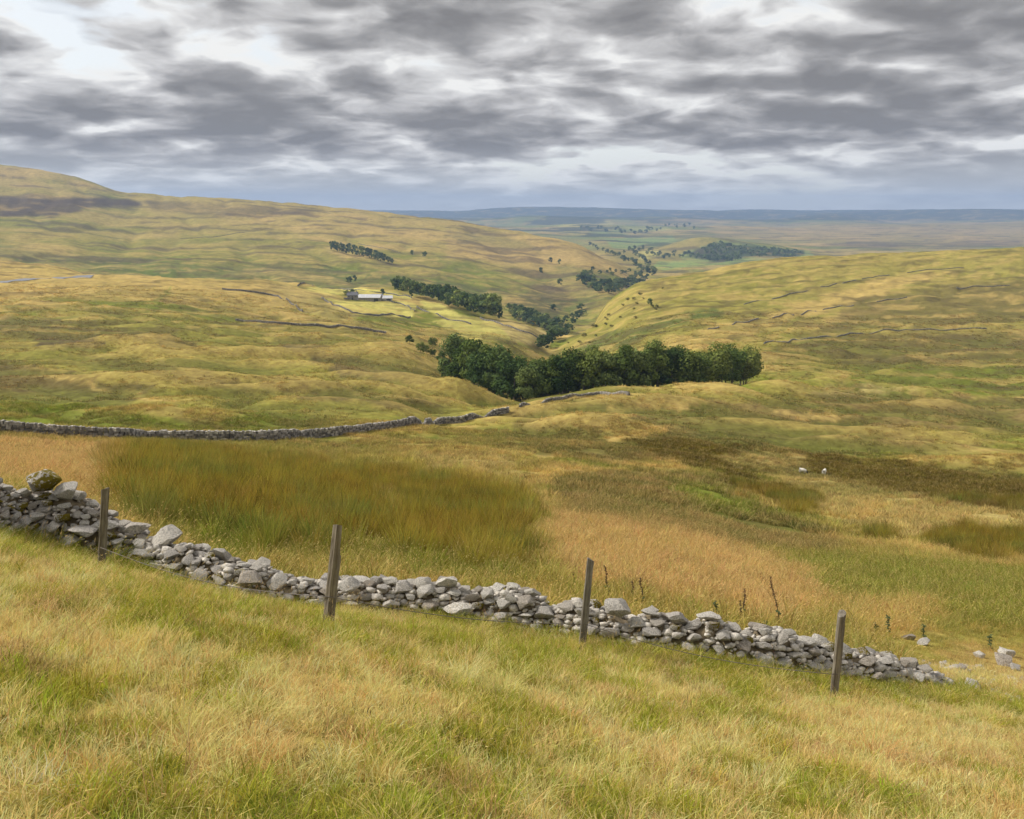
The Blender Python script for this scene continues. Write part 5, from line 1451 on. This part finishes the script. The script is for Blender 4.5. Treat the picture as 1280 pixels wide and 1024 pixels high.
scatter('seeding_grass', 'long pale seeding grass standing in tufts over the turf', [clump(20 + s, 18, .12, .08, .22, .0032, .8, .55, GRASSM, 7) for s in range(5)], x, y, gr.uniform(.6, 1.2, len(x)), jitter(np.tile(HAY, (len(x), 1)), .15))
x, y = field(9000, 1.6, 14.0, .74); k = clear_wall(x, y, 1.0); x, y = x[k], y[k]
c, gk = turf_cover(x, y); k = gr.uniform(0, 1, len(x)) < gk * .8; x, y = x[k], y[k]
scatter('green_tufts', 'lush green grass tufts dotted over the turf', [clump(30 + s, 42, .11, .04, .125, .0052, .55, .34, GREENM) for s in range(4)], x, y, gr.uniform(.6, 1.25, len(x)), jitter(np.tile(LUSH, (len(x), 1)), .22, .1))
x, y = field(150, 2.6, 12.5, .74); k = clear_wall(x, y, 1.6); x, y = x[k], y[k]
k = fbm(x / 2.2 + 2, y / 2.2, 2) > -.05; x, y = x[k], y[k]
c = np.where(gr.uniform(0, 1, (len(x), 1)) < .5, HAY, .5 * HAY + .5 * LUSH)
scatter('coarse_tussocks', 'coarse arching grass tussocks standing proud of the turf', [clump(90 + s, 120, .15, .16, .46, .0042, .95, .45, GRASSM, 12) for s in range(4)], x, y, gr.uniform(.45, .85, len(x)), jitter(c, .15))
x, y = field(900, 1.8, 13.0, .74); k = clear_wall(x, y, 1.3); x, y = x[k], y[k]
scatter('seed_stalks', 'thin brown seed stalks scattered through the turf', [clump(95 + s, 5, .10, .30, .55, .0028, .35, .28, GRASSM, 5) for s in range(4)], x, y, gr.uniform(.6, 1.1, len(x)), jitter(np.tile(np.array((.30, .20, .10)), (len(x), 1)), .25))
# long grass along the foot of the wall
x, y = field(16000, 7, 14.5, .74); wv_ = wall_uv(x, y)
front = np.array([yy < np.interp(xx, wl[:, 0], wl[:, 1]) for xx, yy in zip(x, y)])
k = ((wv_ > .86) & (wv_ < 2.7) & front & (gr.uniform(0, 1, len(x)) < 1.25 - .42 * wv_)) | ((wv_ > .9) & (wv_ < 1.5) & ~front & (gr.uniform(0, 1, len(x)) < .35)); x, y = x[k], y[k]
c, ru = veg_lookup(x, y); c = .25 * c + .75 * LUSH * .62  # green grass darkened: shade along the wall foot is painted into it
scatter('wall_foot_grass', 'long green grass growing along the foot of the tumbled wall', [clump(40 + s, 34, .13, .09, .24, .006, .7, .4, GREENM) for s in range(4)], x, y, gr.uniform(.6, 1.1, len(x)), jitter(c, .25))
# weeds and grass sprouting through the stones
x, y = field(9000, 8, 15, .74); wv_ = wall_uv(x, y); k = (wv_ < .8) & (fbm(x * 1.4, y * 1.4, 2) > .22); x, y = x[k][:150], y[k][:150]
vs, fs = [], []; r_ = random.Random(31)
for _ in range(2600):
    x_, y_ = gr.uniform(4.5, 9.5), gr.uniform(9.5, 15)
    if bare(np.array([x_]), np.array([y_]))[0] * (.35 + float(perlin(x_ * 1.2, y_ * 1.2))) < r_.uniform(.05, .9): continue
    sc = r_.uniform(.02, .065); M = Matrix.LocRotScale(Vector((x_, y_, hgt(x_, y_) + sc * .3)), Euler((r_.uniform(-.4, .4), r_.uniform(-.4, .4), r_.uniform(0, 6.3))), Vector((sc, sc, sc)))
    b0 = len(vs); sm = SMALLSTONE[r_.randrange(6)]; vs.extend(M @ v.co for v in sm.vertices); fs.extend([b0 + c for c in p.vertices] for p in sm.polygons)
tag(link_mesh('strewn_rubble', mesh_from('strewn_rubble', vs, fs, True), LIME), 'small limestone rubble strewn over bleached turf past the wall end', None, None, 'stuff')
# field behind the wall
x, y = field(52000, 12.5, 48, .70, .55); k = clear_wall(x, y, 1.0); x, y = x[k], y[k]
c, ru = veg_lookup(x, y); k = gr.uniform(0, 1, len(x)) > ru * .55; x, y, c = x[k], y[k], c[k]
scatter('meadow_grass', 'ungrazed straw and green grass in the field behind the tumbled wall', [clump(50 + s, 26, .26, .14, .38, .010, .6, .36, GRASSM, 3) for s in range(5)], x, y, gr.uniform(.5, 1.2, len(x)) * (1 + y / 90) * (1 - .68 * bare(x, y)), jitter(c, .22, .1, 1.3))
# rushes
x, y = field(60000, 11, 90, .70, .6); c, ru = veg_lookup(x, y); rg = fbm(x / 2.6, y / 2.6, 4); rt_ = fbm(x / .8 + 3, y / .9, 3); k = (rt_ > -.14) & (ru > .04) & clear_wall(x, y, 1.05) & (gr.uniform(0, 1, len(x)) < sstep(ru + .75 * rg, .18, .80)); x, y, c = x[k], y[k], c[k]
rn = fbm(x / 3.5, y / 3.5, 3); c = mixc(c, np.array((.190, .128, .028)), .42 * sstep(rn, .0, .35)); c = mixc(c, np.array((.130, .145, .032)), .7 * sstep(-rn, .0, .3))
scatter('rushes', 'bed of dark olive soft rushes behind the tumbled wall', [clump(60 + s, 42, .24, .5, .95, .011, .22, .2, RUSHM) for s in range(5)], x, y, gr.uniform(.5, 1.2, len(x)) * (1 + y / 150), jitter(c, .3))
# tussocks farther out
x, y = field(60000, 46, 150, .68, .35); c, ru = veg_lookup(x, y)
tn = fbm(x / 7, y / 7, 3); k = (tn + .9 * ru > -.18) & (np.abs(y - np.interp(x / y, [-.6, -.3, -.1, 0], [95, 105, 140, 220])) > 2.5 * (x < 0)); x, y, c = x[k], y[k], c[k]
scatter('tussock_grass', 'rough tussocks of grass and rush over the wet pasture', [clump(70 + s, 30, .42, .24, .55, .03, .55, .35, GRASSM) for s in range(5)], x, y, gr.uniform(.6, 1.3, len(x)), jitter(c, .32, .08, 1.2))
x, y = field(60000, 140, 620, .66, .25); c, ru = veg_lookup(x, y)
tn = fbm(x / 22, y / 16, 3); k = (tn > -.05); x, y, c = x[k], y[k], c[k]
scatter('moor_grass', 'rough moor grass and sedge over the lower hillsides', [clump(80 + s, 24, .8, .3, .62, .075, .5, .4, GRASSM) for s in range(4)], x, y, gr.uniform(.6, 1.3, len(x)) * (.6 + y / 800), jitter(c, .3, .07, 1.18))

# ------------------------------------------------------------------ labels that single out the members of each row
def ordinal(n):
    ones = 'zeroth first second third fourth fifth sixth seventh eighth ninth tenth eleventh twelfth thirteenth fourteenth fifteenth sixteenth seventeenth eighteenth nineteenth'.split()
    if n < 20: return ones[n]
    t_, o_ = divmod(n, 10); tens = 'twenty thirty forty fifty sixty seventy eighty ninety'.split()
    return (tens[t_ - 2] + '-' + ones[o_]) if o_ else tens[t_ - 2][:-1] + 'ieth'
byl = {}
for o in scene.objects:
    if o.parent is None and o.get('label') and o.get('category') == 'tree': byl.setdefault(o['label'], []).append(o)
for lab, os_ in byl.items():
    if len(os_) < 2: continue
    os_.sort(key=lambda o: float(to_px(o.location.x, o.location.y, o.location.z - EYE)[0]))
    for i, o in enumerate(os_): o['label'] = '%s, %s from the left' % (lab, ordinal(i + 1))
